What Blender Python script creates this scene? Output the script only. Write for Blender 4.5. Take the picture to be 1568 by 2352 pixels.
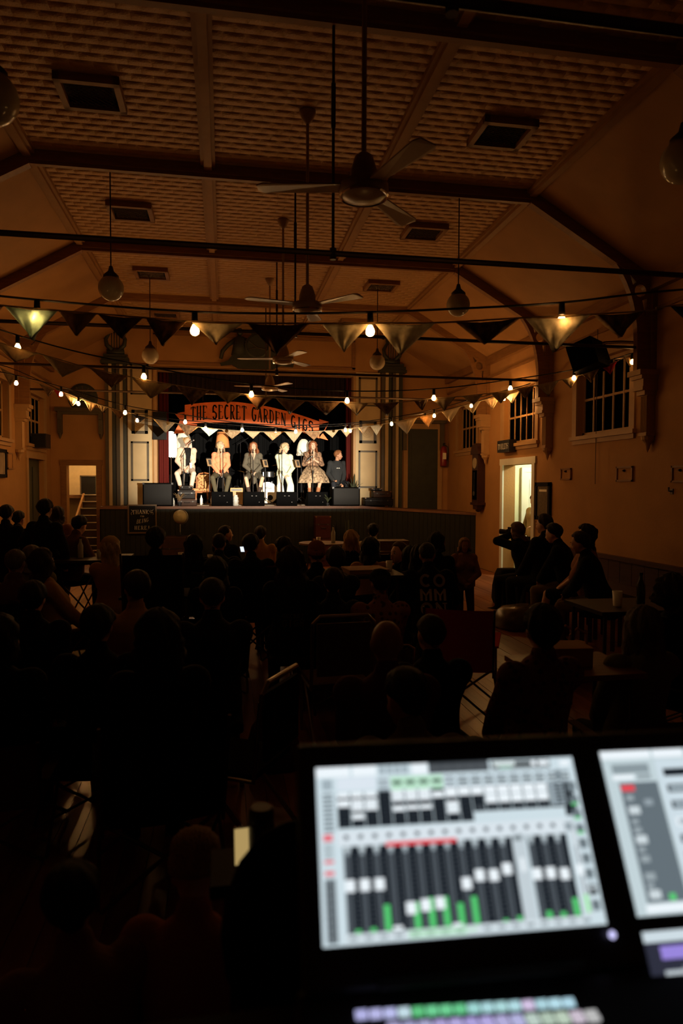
import bpy, math, random
import numpy as np
from mathutils import Vector as V, Matrix as MX, Euler
R=math.radians; PI=math.pi
for _o in list(bpy.data.objects): bpy.data.objects.remove(_o)
SC=bpy.context.scene; COL=SC.collection
# ---------------------------------------------------------------- camera
FPX=1568.; CXP,CYP=784.,1176.
CAM=V((0,0,1.85)); YAW,PIT,ROL=R(9.84),R(2.15),R(.2)
_f=V((math.sin(YAW)*math.cos(PIT),math.cos(YAW)*math.cos(PIT),-math.sin(PIT)))
_r=V((math.cos(YAW),-math.sin(YAW),0)); _u=_r.cross(_f)
_r,_u=_r*math.cos(ROL)+_u*math.sin(ROL),_u*math.cos(ROL)-_r*math.sin(ROL)
cd=bpy.data.cameras.new('camera'); cam=bpy.data.objects.new('camera',cd); COL.objects.link(cam)
cd.sensor_fit='HORIZONTAL'; cd.sensor_width=24; cd.lens=24; cd.clip_start=.05; cd.clip_end=80
cam.matrix_world=MX.Translation(CAM)@MX((_r,_u,-_f)).transposed().to_4x4()
cd.dof.use_dof=True; cd.dof.focus_distance=12.; cd.dof.aperture_fstop=2.4
SC.camera=cam
def P(px,py,d=None,X=None,Y=None,Z=None):
    v=_f+_r*((px-CXP)/FPX)-_u*((py-CYP)/FPX)
    t=d if d is not None else (X-CAM.x)/v.x if X is not None else (Y-CAM.y)/v.y if Y is not None else (Z-CAM.z)/v.z
    return CAM+v*t
# ---------------------------------------------------------------- world, exposure
W=bpy.data.worlds.new('night'); SC.world=W; W.use_nodes=True
W.node_tree.nodes['Background'].inputs[0].default_value=(.01,.012,.02,1); W.node_tree.nodes['Background'].inputs[1].default_value=.05
SC.view_settings.view_transform='Standard'; SC.view_settings.look='None'; SC.view_settings.gamma=1
SC.view_settings.use_curve_mapping=False
EXPO=0.0; SC.view_settings.exposure=EXPO
BULB=(44.,50.,135.,800.)      # emission of the bulbs of each festoon string
SPOT=42000.
try:
    SC.cycles.max_bounces=4; SC.cycles.diffuse_bounces=3; SC.cycles.glossy_bounces=2; SC.cycles.transmission_bounces=2; SC.cycles.adaptive_threshold=.06
except Exception: pass
# ---------------------------------------------------------------- helpers
class MB:
    def __init__(s): s.v=[]; s.f=[]; s.c=[]
    def add(s,vs,fs,c=None):
        n=len(s.v); s.v+= [tuple(p) for p in vs]; s.f+=[tuple(i+n for i in f) for f in fs]
        s.c+= [c]*len(fs); return s
    def box(s,x0,x1,y0,y1,z0,z1,M=None,c=None):
        vs=[V((x,y,z)) for z in(z0,z1) for y in(y0,y1) for x in(x0,x1)]
        if M is not None: vs=[M@p for p in vs]
        return s.add(vs,[(0,2,3,1),(4,5,7,6),(0,1,5,4),(2,6,7,3),(0,4,6,2),(1,3,7,5)],c)
    def cb(s,c,sz,M=None):
        return s.box(c[0]-sz[0]/2,c[0]+sz[0]/2,c[1]-sz[1]/2,c[1]+sz[1]/2,c[2]-sz[2]/2,c[2]+sz[2]/2,M)
    def ring(s,rings,cap=True,closed=True):
        n=len(rings[0]); vs=[p for r in rings for p in r]; fs=[]
        for i in range(len(rings)-1):
            for j in range(n if closed else n-1):
                k=(j+1)%n; fs.append((i*n+j,i*n+k,(i+1)*n+k,(i+1)*n+j))
        if cap and closed: fs.append(tuple(range(n))[::-1]); fs.append(tuple((len(rings)-1)*n+j for j in range(n)))
        return s.add(vs,fs)
    def tube(s,pts,r,n=8,cap=True):
        pts=[V(p) for p in pts]; m=len(pts); rr=r if isinstance(r,(list,tuple)) else [r]*m
        rings=[]; up=None
        for i,p in enumerate(pts):
            t=(pts[min(i+1,m-1)]-pts[max(i-1,0)]); t=t.normalized() if t.length>1e-9 else V((0,0,1))
            if up is None: up=V((0,0,1)) if abs(t.z)<.9 else V((1,0,0))
            a=t.cross(up); a=a.normalized() if a.length>1e-6 else t.orthogonal().normalized(); b=a.cross(t).normalized(); up=b
            rings.append([p+(a*math.cos(2*PI*j/n)+b*math.sin(2*PI*j/n))*rr[i] for j in range(n)])
        return s.ring(rings,cap)
    def cap(s,p0,r0,p1,r1,n=10):
        p0,p1=V(p0),V(p1); d=(p1-p0); d=d.normalized() if d.length>1e-9 else V((0,0,1))
        q=[];r=[]
        for a in (-85,-50,-20): q.append(p0+d*r0*math.sin(R(a))); r.append(r0*math.cos(R(a)))
        for a in (20,50,85): q.append(p1+d*r1*math.sin(R(a))); r.append(r1*math.cos(R(a)))
        a=d.orthogonal().normalized(); b=d.cross(a)
        return s.ring([[c+(a*math.cos(2*PI*j/n)+b*math.sin(2*PI*j/n))*rr for j in range(n)] for c,rr in zip(q,r)])
    def ell(s,c,rad,M=None,n=14,m=9):
        c=V(c); rings=[]
        for i in range(m):
            t=PI*(.03+.94*i/(m-1)); row=[]
            for j in range(n):
                a=2*PI*j/n; p=V((rad[0]*math.sin(t)*math.cos(a),rad[1]*math.sin(t)*math.sin(a),-rad[2]*math.cos(t)))
                row.append((M@(c+p)) if M is not None else c+p)
            rings.append(row)
        return s.ring(rings)
    def lathe(s,prof,n=20,M=None,cap=True):
        rings=[[ (M@V((r*math.cos(2*PI*j/n),r*math.sin(2*PI*j/n),z)) if M is not None else V((r*math.cos(2*PI*j/n),r*math.sin(2*PI*j/n),z))) for j in range(n)] for r,z in prof]
        return s.ring(rings,cap)
    def prism(s,poly,d,M=None):
        n=len(poly); a=[V((x,y,0)) for x,y in poly]; b=[V((x,y,d)) for x,y in poly]
        vs=a+b
        if M is not None: vs=[M@p for p in vs]
        return s.add(vs,[tuple(range(n))[::-1],tuple(range(n,2*n))]+[(i,(i+1)%n,n+(i+1)%n,n+i) for i in range(n)])
    def grid(s,fn,nu,nv):
        vs=[fn(i/nu,j/nv) for j in range(nv+1) for i in range(nu+1)]
        return s.add(vs,[(j*(nu+1)+i,j*(nu+1)+i+1,(j+1)*(nu+1)+i+1,(j+1)*(nu+1)+i) for j in range(nv) for i in range(nu)])
    def mesh(s,name,smooth=False):
        me=bpy.data.meshes.new(name); me.from_pydata(s.v,[],s.f)
        if smooth: me.polygons.foreach_set('use_smooth',[True]*len(me.polygons))
        if any(c is not None for c in s.c):
            at=me.color_attributes.new('Col','FLOAT_COLOR','CORNER'); buf=[]
            for f,c in zip(s.f,s.c): buf+=list(c or (0,0,0,1))*len(f)
            at.data.foreach_set('color',buf)
        me.update(); return me
def obj(name,mb,mat=None,parent=None,smooth=False,loc=None):
    me=mb.mesh(name,smooth) if isinstance(mb,MB) else mb
    o=bpy.data.objects.new(name,me); COL.objects.link(o)
    if mat is not None:
        if not me.materials: me.materials.append(mat)
        elif me.materials[0] is not mat:
            o.material_slots[0].link='OBJECT'; o.material_slots[0].material=mat
    if parent is not None: o.parent=parent
    if loc is not None: o.location=loc
    return o
def tag(o,label,cat,group=None):
    o['label']=label; o['category']=cat
    if group: o['group']=group
    return o
def thing(name,label,cat,loc=(0,0,0),rz=0,group=None):
    o=bpy.data.objects.new(name,None); COL.objects.link(o); o.empty_display_size=.1
    o.location=loc; o.rotation_euler=(0,0,rz); return tag(o,label,cat,group)
def struct(name,label,cat,mb=None,mat=None,loc=(0,0,0)):
    o=obj(name,mb,mat) if mb is not None else bpy.data.objects.new(name,None)
    if mb is None: COL.objects.link(o)
    o.location=loc; tag(o,label,cat); o['kind']='structure'; return o
def solid(o,t,off=0.):
    m=o.modifiers.new('thick','SOLIDIFY'); m.thickness=t; m.offset=off; return o
def bevel(o,w,seg=2):
    m=o.modifiers.new('bevel','BEVEL'); m.width=w; m.segments=seg; m.limit_method='ANGLE'; return o
def lerp(a,b,t): return a+(b-a)*t
def T(x,y,z): return MX.Translation((x,y,z))
def RX(a): return MX.Rotation(R(a),4,'X')
def RY(a): return MX.Rotation(R(a),4,'Y')
def RZ(a): return MX.Rotation(R(a),4,'Z')
# ---------------------------------------------------------------- materials
MATS={}
def mat(name,col,rough=.6,spec=.3,metal=0,noise=0,nscale=8.,bump=0,bscale=40.,emit=None,es=0,trans=0,stretch=None,col2=None,sheen=0,kind='noise'):
    if name in MATS: return MATS[name]
    m=bpy.data.materials.new(name); m.use_nodes=True; N=m.node_tree.nodes; L=m.node_tree.links
    b=N['Principled BSDF']; b.inputs['Base Color'].default_value=(*col,1); b.inputs['Roughness'].default_value=rough
    b.inputs['Specular IOR Level'].default_value=spec; b.inputs['Metallic'].default_value=metal
    if sheen: b.inputs['Sheen Weight'].default_value=sheen
    if emit is not None: b.inputs['Emission Color'].default_value=(*emit,1); b.inputs['Emission Strength'].default_value=es
    if noise or bump or col2:
        tc=N.new('ShaderNodeTexCoord'); mp=N.new('ShaderNodeMapping'); L.new(tc.outputs['Object'],mp.inputs[0])
        if stretch: mp.inputs['Scale'].default_value=stretch
    if noise or col2:
        if kind=='voronoi': n=N.new('ShaderNodeTexVoronoi'); n.inputs['Scale'].default_value=nscale; out=n.outputs['Distance']
        elif kind=='wave': n=N.new('ShaderNodeTexWave'); n.inputs['Scale'].default_value=nscale; n.inputs['Distortion'].default_value=3; out=n.outputs[0]
        elif kind=='check': n=N.new('ShaderNodeTexChecker'); n.inputs['Scale'].default_value=nscale; out=n.outputs[1]
        else: n=N.new('ShaderNodeTexNoise'); n.inputs['Scale'].default_value=nscale; n.inputs['Detail'].default_value=5; out=n.outputs[0]
        L.new(mp.outputs[0],n.inputs['Vector'])
        rp=N.new('ShaderNodeValToRGB'); L.new(out,rp.inputs[0])
        c2=col2 or tuple(max(0,c*(1-noise)) for c in col)
        e=rp.color_ramp.elements; e[0].position=.3; e[1].position=.7
        if kind=='voronoi': e[0].position=.28; e[1].position=.42
        e[0].color=(*c2,1); e[1].color=(*col,1); L.new(rp.outputs[0],b.inputs['Base Color'])
    if bump:
        n=N.new('ShaderNodeTexNoise'); n.inputs['Scale'].default_value=bscale; n.inputs['Detail'].default_value=4; L.new(mp.outputs[0],n.inputs['Vector'])
        bp=N.new('ShaderNodeBump'); bp.inputs['Strength'].default_value=bump; bp.inputs['Distance'].default_value=.02
        L.new(n.outputs[0],bp.inputs['Height']); L.new(bp.outputs[0],b.inputs['Normal'])
    if trans:
        tr=N.new('ShaderNodeBsdfTranslucent'); mx=N.new('ShaderNodeMixShader'); mx.inputs[0].default_value=trans
        src=b.inputs['Base Color']
        if src.links: L.new(src.links[0].from_socket,tr.inputs[0])
        else: tr.inputs[0].default_value=(*col,1)
        L.new(b.outputs[0],mx.inputs[1]); L.new(tr.outputs[0],mx.inputs[2]); L.new(mx.outputs[0],N['Material Output'].inputs[0])
    MATS[name]=m; return m
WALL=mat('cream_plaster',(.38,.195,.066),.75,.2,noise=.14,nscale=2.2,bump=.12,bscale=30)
CEILS=mat('cream_board',(.36,.185,.062),.7,.2,noise=.12,nscale=3,bump=.08,bscale=20)
RIB=mat('brown_painted_wood',(.25,.118,.038),.5,.25,noise=.25,nscale=5,bump=.05,stretch=(1,1,6))
TRIM=mat('cream_trim',(.38,.22,.09),.55,.3,noise=.12,nscale=6)
GREEN=mat('dark_green_paint',(.035,.038,.024),.5,.3,noise=.3,nscale=6,bump=.05)
DARKTRIM=mat('dark_trim',(.085,.065,.035),.5,.3,noise=.25,nscale=5)
BLACK=mat('black_matte',(.006,.006,.006),.7,.2)
BLACKG=mat('black_plastic',(.009,.009,.01),.42,.35,bump=.06,bscale=200)
CAB=mat('cabinet_black',(.0012,.0012,.0014),.8,.03,bump=.05,bscale=200)
IRON=mat('dark_iron',(.05,.03,.018),.45,.5,metal=.6)
CHROME=mat('chrome',(.7,.68,.63),.18,.5,metal=1)
STEEL=mat('brushed_steel',(.35,.33,.3),.35,.5,metal=1)
WOOD=mat('brown_wood',(.22,.095,.035),.45,.4,noise=.35,nscale=4,stretch=(1,8,1),bump=.05)
PLANK=mat('floor_plank',(.30,.105,.04),.3,.5,noise=.4,nscale=3,stretch=(6,.5,1),bump=.04)
PLANK2=mat('floor_plank_dark',(.21,.07,.028),.32,.5,noise=.4,nscale=3,stretch=(6,.5,1),bump=.04)
DOORW=mat('white_door_paint',(.72,.72,.62),.45,.35,noise=.05)
CORR=mat('corridor_paint',(.72,.74,.5),.6,.2,noise=.05)
GLASSD=mat('night_glass',(.0012,.0012,.0014),.5,.0)
PAPER=mat('paper',(.8,.76,.62),.7,.2,noise=.1,nscale=30)
# pressed tin ceiling: scallop relief
def tin():
    m=mat('pressed_tin',(.40,.22,.08),.55,.35); N=m.node_tree.nodes; L=m.node_tree.links; b=N['Principled BSDF']
    tc=N.new('ShaderNodeTexCoord'); sp=N.new('ShaderNodeSeparateXYZ'); L.new(tc.outputs['Object'],sp.inputs[0])
    def mth(op,a,bv=None):
        n=N.new('ShaderNodeMath'); n.operation=op
        for i,x in enumerate((a,bv)):
            if x is None: continue
            if isinstance(x,(int,float)): n.inputs[i].default_value=x
            else: L.new(x,n.inputs[i])
        return n.outputs[0]
    r_=mth('MULTIPLY',sp.outputs[1],1/.125); fl_=mth('FLOOR',r_); fr_=mth('SUBTRACT',r_,fl_)
    cx_=mth('ABSOLUTE',mth('SINE',mth('ADD',mth('MULTIPLY',sp.outputs[0],PI/.21),mth('MULTIPLY',fl_,PI/2))))
    h=mth('MULTIPLY',mth('MULTIPLY',mth('SINE',mth('MULTIPLY',fr_,PI)),1.6),mth('ADD',mth('MULTIPLY',cx_,1.1),.15))
    nz=N.new('ShaderNodeTexNoise'); nz.inputs['Scale'].default_value=45; L.new(tc.outputs['Object'],nz.inputs['Vector'])
    h=mth('ADD',h,mth('MULTIPLY',nz.outputs[0],.6))
    bp=N.new('ShaderNodeBump'); bp.inputs['Strength'].default_value=1.; bp.inputs['Distance'].default_value=.02
    L.new(h,bp.inputs['Height']); L.new(bp.outputs[0],b.inputs['Normal']); return m
TIN=tin()
def emis(name,col,s):
    if name in MATS: return MATS[name]
    m=bpy.data.materials.new(name); m.use_nodes=True; N=m.node_tree.nodes; L=m.node_tree.links
    N.remove(N['Principled BSDF']); e=N.new('ShaderNodeEmission'); e.inputs[0].default_value=(*col,1); e.inputs[1].default_value=s
    L.new(e.outputs[0],N['Material Output'].inputs[0]); MATS[name]=m; return m
def emis_attr(name,s):
    m=emis(name,(1,1,1),s); N=m.node_tree.nodes
    a=N.new('ShaderNodeAttribute'); a.attribute_name='Col'
    e=[n for n in N if n.type=='EMISSION'][0]; m.node_tree.links.new(a.outputs['Color'],e.inputs[0]); return m
# ---------------------------------------------------------------- stroke lettering
def arc(cx,cy,rx,ry,a0,a1,n=10): return [(cx+rx*math.cos(R(a0+(a1-a0)*i/n)),cy+ry*math.sin(R(a0+(a1-a0)*i/n))) for i in range(n+1)]
GL={'T':[([(.5,0),(.5,1)],1),([(0,.97),(1,.97)],.5),([(.03,.97),(.03,.84)],.5),([(.97,.97),(.97,.84)],.5),([(.3,.02),(.7,.02)],.4)],
'H':[([(.15,0),(.15,1)],1),([(.85,0),(.85,1)],1),([(.15,.5),(.85,.5)],.4)]+[([(x-.17,y),(x+.17,y)],.4) for x in(.15,.85) for y in(.02,.98)],
'E':[([(.18,0),(.18,1)],1),([(0,.97),(.9,.97),(.9,.82)],.45),([(.18,.52),(.7,.52)],.45),([(0,.03),(.93,.03),(.93,.2)],.45)],
'S':[(arc(.5,.75,.38,.24,20,180)+arc(.5,.5,.38,.02,180,180,1)+[(.2,.58),(.8,.42)]+arc(.5,.25,.38,.24,0,-160),.9)],
'C':[(arc(.55,.5,.42,.49,55,305,16),.9)],
'G':[(arc(.52,.5,.42,.49,50,330,16)+[(.86,.45)],.9),([(.55,.45),(1,.45)],.45)],
'R':[([(.18,0),(.18,1)],1),(([(.05,.97),(.5,.97)]+arc(.5,.74,.36,.23,90,-90)+[(.18,.51)]),.6),([(.5,.5),(.75,.1),(1,.0)],.9),([(0,.02),(.38,.02)],.4)],
'A':[([(.08,0),(.48,1)],.5),([(.48,1),(.9,0)],1),([(.2,.35),(.78,.35)],.4),([(-.05,.02),(.25,.02)],.4),([(.72,.02),(1.05,.02)],.4)],
'D':[([(.18,0),(.18,1)],1),([(0,.97),(.45,.97)]+arc(.45,.5,.45,.47,90,-90,14)+[(0,.03)],.65)],
'N':[([(.12,0),(.12,1)],.5),([(.12,.98),(.86,.02)],1),([(.88,0),(.88,1)],.5),([(-.05,.02),(.3,.02)],.4),([(.7,.98),(1.05,.98)],.4)],
'I':[([(.5,0),(.5,1)],1),([(.3,.02),(.7,.02)],.4),([(.3,.98),(.7,.98)],.4)],
'O':[(arc(.5,.5,.43,.48,0,360,20),.9)],
'M':[([(.08,0),(.08,.95)],.9),([(.08,.95),(.5,.4),(.92,.95)],.6),([(.92,.95),(.92,0)],.9),([(.5,.4),(.5,.0)],.7)],
'K':[([(.15,0),(.15,1)],1),([(.9,1),(.2,.45),(.9,0)],.7)],'L':[([(.2,1),(.2,.03),(.9,.03)],.9)],
'B':[([(.18,0),(.18,1),(.5,1)]+arc(.5,.76,.3,.24,90,-90)+arc(.5,.26,.36,.26,90,-90)+[(.18,0)],.8)],
'F':[([(.18,0),(.18,1),(.9,1)],.8),([(.18,.5),(.7,.5)],.6)],
'U':[([(.12,1),(.12,.3)]+arc(.5,.3,.38,.28,180,360)+[(.88,1)],.8)],
'V':[([(.05,1),(.5,0),(.95,1)],.8)],'Y':[([(.05,1),(.5,.5),(.95,1)],.8),([(.5,.5),(.5,0)],.8)],
'!':[([(.5,1),(.5,.3)],1),([(.5,.08),(.5,0)],1)],'X':[([(.1,0),(.9,1)],.8),([(.1,1),(.9,0)],.8)]}
def text(mb,s,fn,h,cw,gap,sw,space=.7,dep=.006,c=None,each=None):
    """strokes laid through fn(u,v,w): u along, v up, w out of the surface"""
    u=0; tot=sum((space if ch==' ' else 1)*cw+gap for ch in s)-gap; u=-tot/2
    for ch in s:
        if ch==' ': u+=space*cw+gap; continue
        if each is not None: mb=MB(); each.append(mb)
        for pts,wt in GL[ch]:
            for (a,b),(a2,b2) in zip(pts[:-1],pts[1:]):
                p=V((a*cw,b*h)); q=V((a2*cw,b2*h)); d=q-p
                if d.length<1e-6: continue
                d.normalize(); n=V((-d.y,d.x))*sw*wt/2; p=p-d*sw*wt*.3; q=q+d*sw*wt*.3
                k=[p+n,p-n,q-n,q+n]
                mb.add([fn(u+x.x,x.y,dep) for x in k]+[fn(u+x.x,x.y,0) for x in k],[(0,1,2,3),(0,4,5,1),(1,5,6,2),(2,6,7,3),(3,7,4,0)],c)
        u+=cw+gap
    return mb
# ================================================================ SETTING
XL,XR,YB,YR,ZC,ZP,HC=-4.0,5.77,17.1,-2.2,5.69,4.65,.885
LX=[HC-3.08,HC-1.05,HC+1.05,HC+3.08]
RIBY=[-.3,2.62,5.55,8.5,11.43,14.35]
SZ=1.375; SF=16.2      # stage floor height, stage front
# floor
fl=MB().box(XL-.3,XR+.3,YR-.3,YB+.2,-.2,-.022)
floor=struct('floor','dark varnished timber floor of the hall','floor',fl,BLACK)
pw=.125; npl=int((XR-XL)/pw)
pm=bpy.data.meshes.new('plank'); pm=MB().box(-pw/2+.0015,pw/2-.0015,YR,YB,-.022,0).mesh('plank'); pm.materials.append(PLANK)
for i in range(npl+1):
    x=XL+pw*(i+.5)
    if x>XR: break
    obj('plank',pm,PLANK2 if (i*7)%5 in(1,3) else PLANK,floor,loc=(x,0,-.0012*((i*13)%3)))
def wall(name,label,axis,c0,c1,a0,a1,z0,z1,holes,m=WALL):
    As=sorted({a0,a1,*[h[0] for h in holes],*[h[1] for h in holes]}); Zs=sorted({z0,z1,*[h[2] for h in holes],*[h[3] for h in holes]})
    mb=MB()
    for i in range(len(As)-1):
        for j in range(len(Zs)-1):
            ca,cz=(As[i]+As[i+1])/2,(Zs[j]+Zs[j+1])/2
            if any(h[0]<ca<h[1] and h[2]<cz<h[3] for h in holes): continue
            if axis=='X': mb.box(c0,c1,As[i],As[i+1],Zs[j],Zs[j+1])
            else: mb.box(As[i],As[i+1],c0,c1,Zs[j],Zs[j+1])
    return struct(name,label,'wall',mb,m)
def rect(p,q,ax):
    return (min(p[ax],q[ax]),max(p[ax],q[ax]),min(p.z,q.z),max(p.z,q.z))
wA=rect(P(1328,838,X=XR),P(1447,990,X=XR),1); wB=rect(P(1158,912,X=XR),P(1230,1010,X=XR),1); wC=rect(P(1053,940,X=XR),P(1095,1025,X=XR),1)
wA=(wA[0],wA[1],2.68,3.86); wB=(wB[0],wB[1],2.72,3.80); wC=(wC[0],wC[1],2.74,3.80)
dR=rect(P(1157,1072,X=XR),P(1224,1074,X=XR),1); dR=(dR[0],dR[1],0,2.3)
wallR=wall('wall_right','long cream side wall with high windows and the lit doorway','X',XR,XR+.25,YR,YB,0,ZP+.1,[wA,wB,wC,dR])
wL1=rect(P(-60,880,X=XL),P(18,985,X=XL),1); wL2=rect(P(62,903,X=XL),P(101,1000,X=XL),1); dL=rect(P(62,1046,X=XL),P(100,1050,X=XL),1)
wL1=(wL1[0],wL1[1],2.72,3.8); wL2=(wL2[0],wL2[1],2.72,3.8); dL=(dL[0],dL[1],0,2.42)
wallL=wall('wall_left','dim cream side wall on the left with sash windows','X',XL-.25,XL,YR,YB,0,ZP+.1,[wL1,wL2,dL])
dS=rect(P(153,1068,Y=YB),P(221,1069,Y=YB),0); dS=(dS[0],dS[1],0,2.33)
p0,p1=P(360,852,Y=YB),P(811,856,Y=YB); PX0,PX1,PZ=p0.x,p1.x,4.63
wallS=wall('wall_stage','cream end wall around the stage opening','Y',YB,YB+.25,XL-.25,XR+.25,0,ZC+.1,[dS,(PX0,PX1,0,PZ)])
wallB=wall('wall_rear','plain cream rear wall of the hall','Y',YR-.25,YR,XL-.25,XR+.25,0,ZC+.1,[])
BATT=mat('batten_paint',(.31,.16,.055),.6,.2,noise=.15)
# ceiling: flat centre, two slopes, battens, vents
cl=MB().box(LX[0]-.05,LX[3]+.05,YR,YB,ZC,ZC+.12)
ceil=struct('ceiling','high pressed tin ceiling with timber battens','ceiling',cl,TIN)
for s in(-1,1):
    x0=HC+s*3.08; x1=HC+s*4.885
    v=[(x0,YR,ZC),(x1,YR,ZP),(x1,YB,ZP),(x0,YB,ZC)]
    obj('slope_panel',MB().add(v+[(a,b,c+.12) for a,b,c in v],[(0,1,2,3),(4,5,6,7),(0,1,5,4),(1,2,6,5),(2,3,7,6),(3,0,4,7)]),CEILS,ceil)
    # cornice under the slope
    xx=XR if s>0 else XL
    obj('cornice',MB().box(min(xx,xx-s*.1),max(xx,xx-s*.1),YR,YB,ZP-.14,ZP+.03),RIB,ceil)
    obj('picture_rail',MB().box(min(xx,xx-s*.035),max(xx,xx-s*.035),YR,YB,ZP-.42,ZP-.37),RIB,ceil)
for x in LX:
    obj('batten',MB().box(x-.085,x+.085,YR,YB,ZC-.05,ZC-.001).box(x-.045,x+.045,YR,YB,ZC-.085,ZC-.05),BATT,ceil)
# vents
vm=MB(); a,b=.30,.27
for x0,x1,y0,y1 in((-a,a,-b,-b+.06),(-a,a,b-.06,b),(-a,-a+.06,-b,b),(a-.06,a,-b,b)): vm.box(x0,x1,y0,y1,-.075,0)
vframe=vm.mesh('vent_frame'); vl=MB()
for i in range(-9,10):
    for s in(-1,1):
        pts=[]
        for t in np.linspace(-.6,.6,41):
            x=t; y=s*t+i*.06
            if abs(x)<a-.06 and abs(y)<b-.06: pts.append((x,y))
        if len(pts)>1: vl.tube([(pts[0][0],pts[0][1],-.05),(pts[-1][0],pts[-1][1],-.05)],.006,4)
vlat=vl.mesh('lattice'); vback=MB().box(-a+.05,a-.05,-b+.05,b-.05,-.02,-.004).mesh('backing')
VY=[4.15,7.1,10.0,12.8,15.75]
for j,y in enumerate(VY):
    for s,x in((-1,-1.25),(1,2.97)):
        v=thing('ceiling_vent','%s lattice ceiling vent %s, on the %s slope side'%(['brown','dark','square','tan','small'][j],['nearest the viewer','second from the viewer','third from the viewer','above the far pendant lamp','nearest the stage'][j],'left' if s<0 else 'right'),'vent',(x,y,ZC),0,'lattice ceiling vents')
        obj('frame',vframe,RIB,v); obj('lattice',vlat,IRON,v); obj('backing',vback,BLACK,v)
# ribs: trim_n with cross beam, rafters, arched brackets and corbels
def bracket_mesh(s):
    # polygon in (x,z): straight slope/wall edge outside, arch inside, three cut-outs joined by keyholes
    o=[]; x0,z0=3.08+.45,ZC-.45*.576-.02; xw=4.885
    sl=(ZC-ZP)/(4.885-3.08)
    outer=[(x0,ZC-sl*(x0-3.08)),(xw,ZP),(xw,3.42)]
    inner=[(xw-.27,3.42),(xw-.27,3.75)]
    for t in np.linspace(0,1,14):
        a=(1-t)**2; b=2*t*(1-t); c=t*t
        inner.append((a*(xw-.27)+b*(xw-.30)+c*x0,a*3.85+b*(ZC-sl*(xw-.75-3.08)-.12)+c*(ZC-sl*(x0-3.08)-.10)))
    return [(s*x,z) for x,z in outer+inner]
def bracket_cut(s):
    M2=MX(((1,0,0,0),(0,0,-1,.045),(0,1,0,0),(0,0,0,1))); xw=4.885
    a=bpy.data.objects.new('tmp',MB().prism(bracket_mesh(s),.09,M2).mesh('bracket')); cu=MB(); cx,cz=xw-.24,ZP-.16
    cu.prism([(s*(cx+.085*math.cos(t)),cz+.085*math.sin(t)) for t in np.linspace(0,2*PI,17)[:-1]],.3,T(0,.1,0)@M2)
    cu.prism([(s*(cx-.16),cz+.21),(s*(cx-.06),cz+.11),(s*(cx-.11),cz+.07)],.3,T(0,.1,0)@M2); cu.prism([(s*(cx+.03),cz-.12),(s*(cx+.10),cz-.10),(s*(cx+.08),cz-.34)],.3,T(0,.1,0)@M2)
    b=bpy.data.objects.new('tmp',cu.mesh('cut')); COL.objects.link(a); COL.objects.link(b)
    for o in(a,b):
        import bmesh
        bm=bmesh.new(); bm.from_mesh(o.data); bmesh.ops.recalc_face_normals(bm,faces=bm.faces); bm.to_mesh(o.data); bm.free()
    m=a.modifiers.new('b','BOOLEAN'); m.object=b; m.operation='DIFFERENCE'; m.solver='EXACT'
    me=bpy.data.meshes.new_from_object(a.evaluated_get(bpy.context.evaluated_depsgraph_get())); me.name='bracket'
    bpy.data.objects.remove(a); bpy.data.objects.remove(b); me.materials.clear(); return me
BRK={s:bracket_cut(s) for s in(-1,1)}
CORB=[]
def corbel_mesh():
    mb=MB()   # local: wall at y=0, out towards -y, z=0 top of capital
    for z0,z1,w,d in((-.07,0,.46,.40),(-.12,-.07,.40,.35),(-.22,-.12,.34,.30),(-.27,-.22,.37,.32),(-.33,-.27,.28,.25)): mb.box(-w/2,w/2,-d,0,z0,z1)
    mb.box(-.10,.10,-.17,0,-.84,-.33)
    for i in range(5): mb.tube([(-.09+.045*i,-.175,-.34),(-.09+.045*i,-.175,-.83)],.017,6)
    mb.box(-.13,.13,-.20,0,-.88,-.84)
    mb.lathe([(.13,-.88),(.12,-.93),(.07,-.97),(.05,-1.0),(.035,-1.05),(.005,-1.1)],12,T(0,-.08,0))
    mb.v=[(x*.66,y*.72,z) for x,y,z in mb.v]; return mb.mesh('corbel')
cm=corbel_mesh()
nm=['rear','nearest overhead','second','third','fourth','last']
for k,y in enumerate(RIBY):
    t=struct('trim_%d'%(k+1),'brown timber ceiling rib, %s from the viewer, with arched brackets'%nm[k],'ceiling rib')
    t.location=(HC,y,0)
    obj('cross_beam',MB().box(-3.08,3.08,-.07,.07,ZC-.11,ZC).box(-3.08,3.08,-.035,.035,ZC-.15,ZC-.11),RIB,t)
    for s in(-1,1):
        sl=(ZC-ZP)/1.805
        pl=[(s*3.08,ZC),(s*4.885,ZP),(s*4.885,ZP-.16),(s*3.06,ZC-.16)]
        M=MX(((1,0,0,0),(0,0,-1,.06),(0,1,0,0),(0,0,0,1)))
        obj('rafter',MB().prism(pl,.12,M),RIB,t)
        obj('bracket',BRK[s],RIB,t)
        obj('wall_post',MB().box(min(s*4.885,s*4.81),max(s*4.885,s*4.81),-.075,.075,3.42,ZP-.02),RIB,t)
        c=obj('corbel',cm,TRIM,t,loc=(s*4.885,0,3.43)); c.rotation_euler=(0,0,-s*PI/2 if s<0 else PI/2*-1)
        if s<0: c.rotation_euler=(0,0,PI/2)
        else: c.rotation_euler=(0,0,-PI/2)
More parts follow.
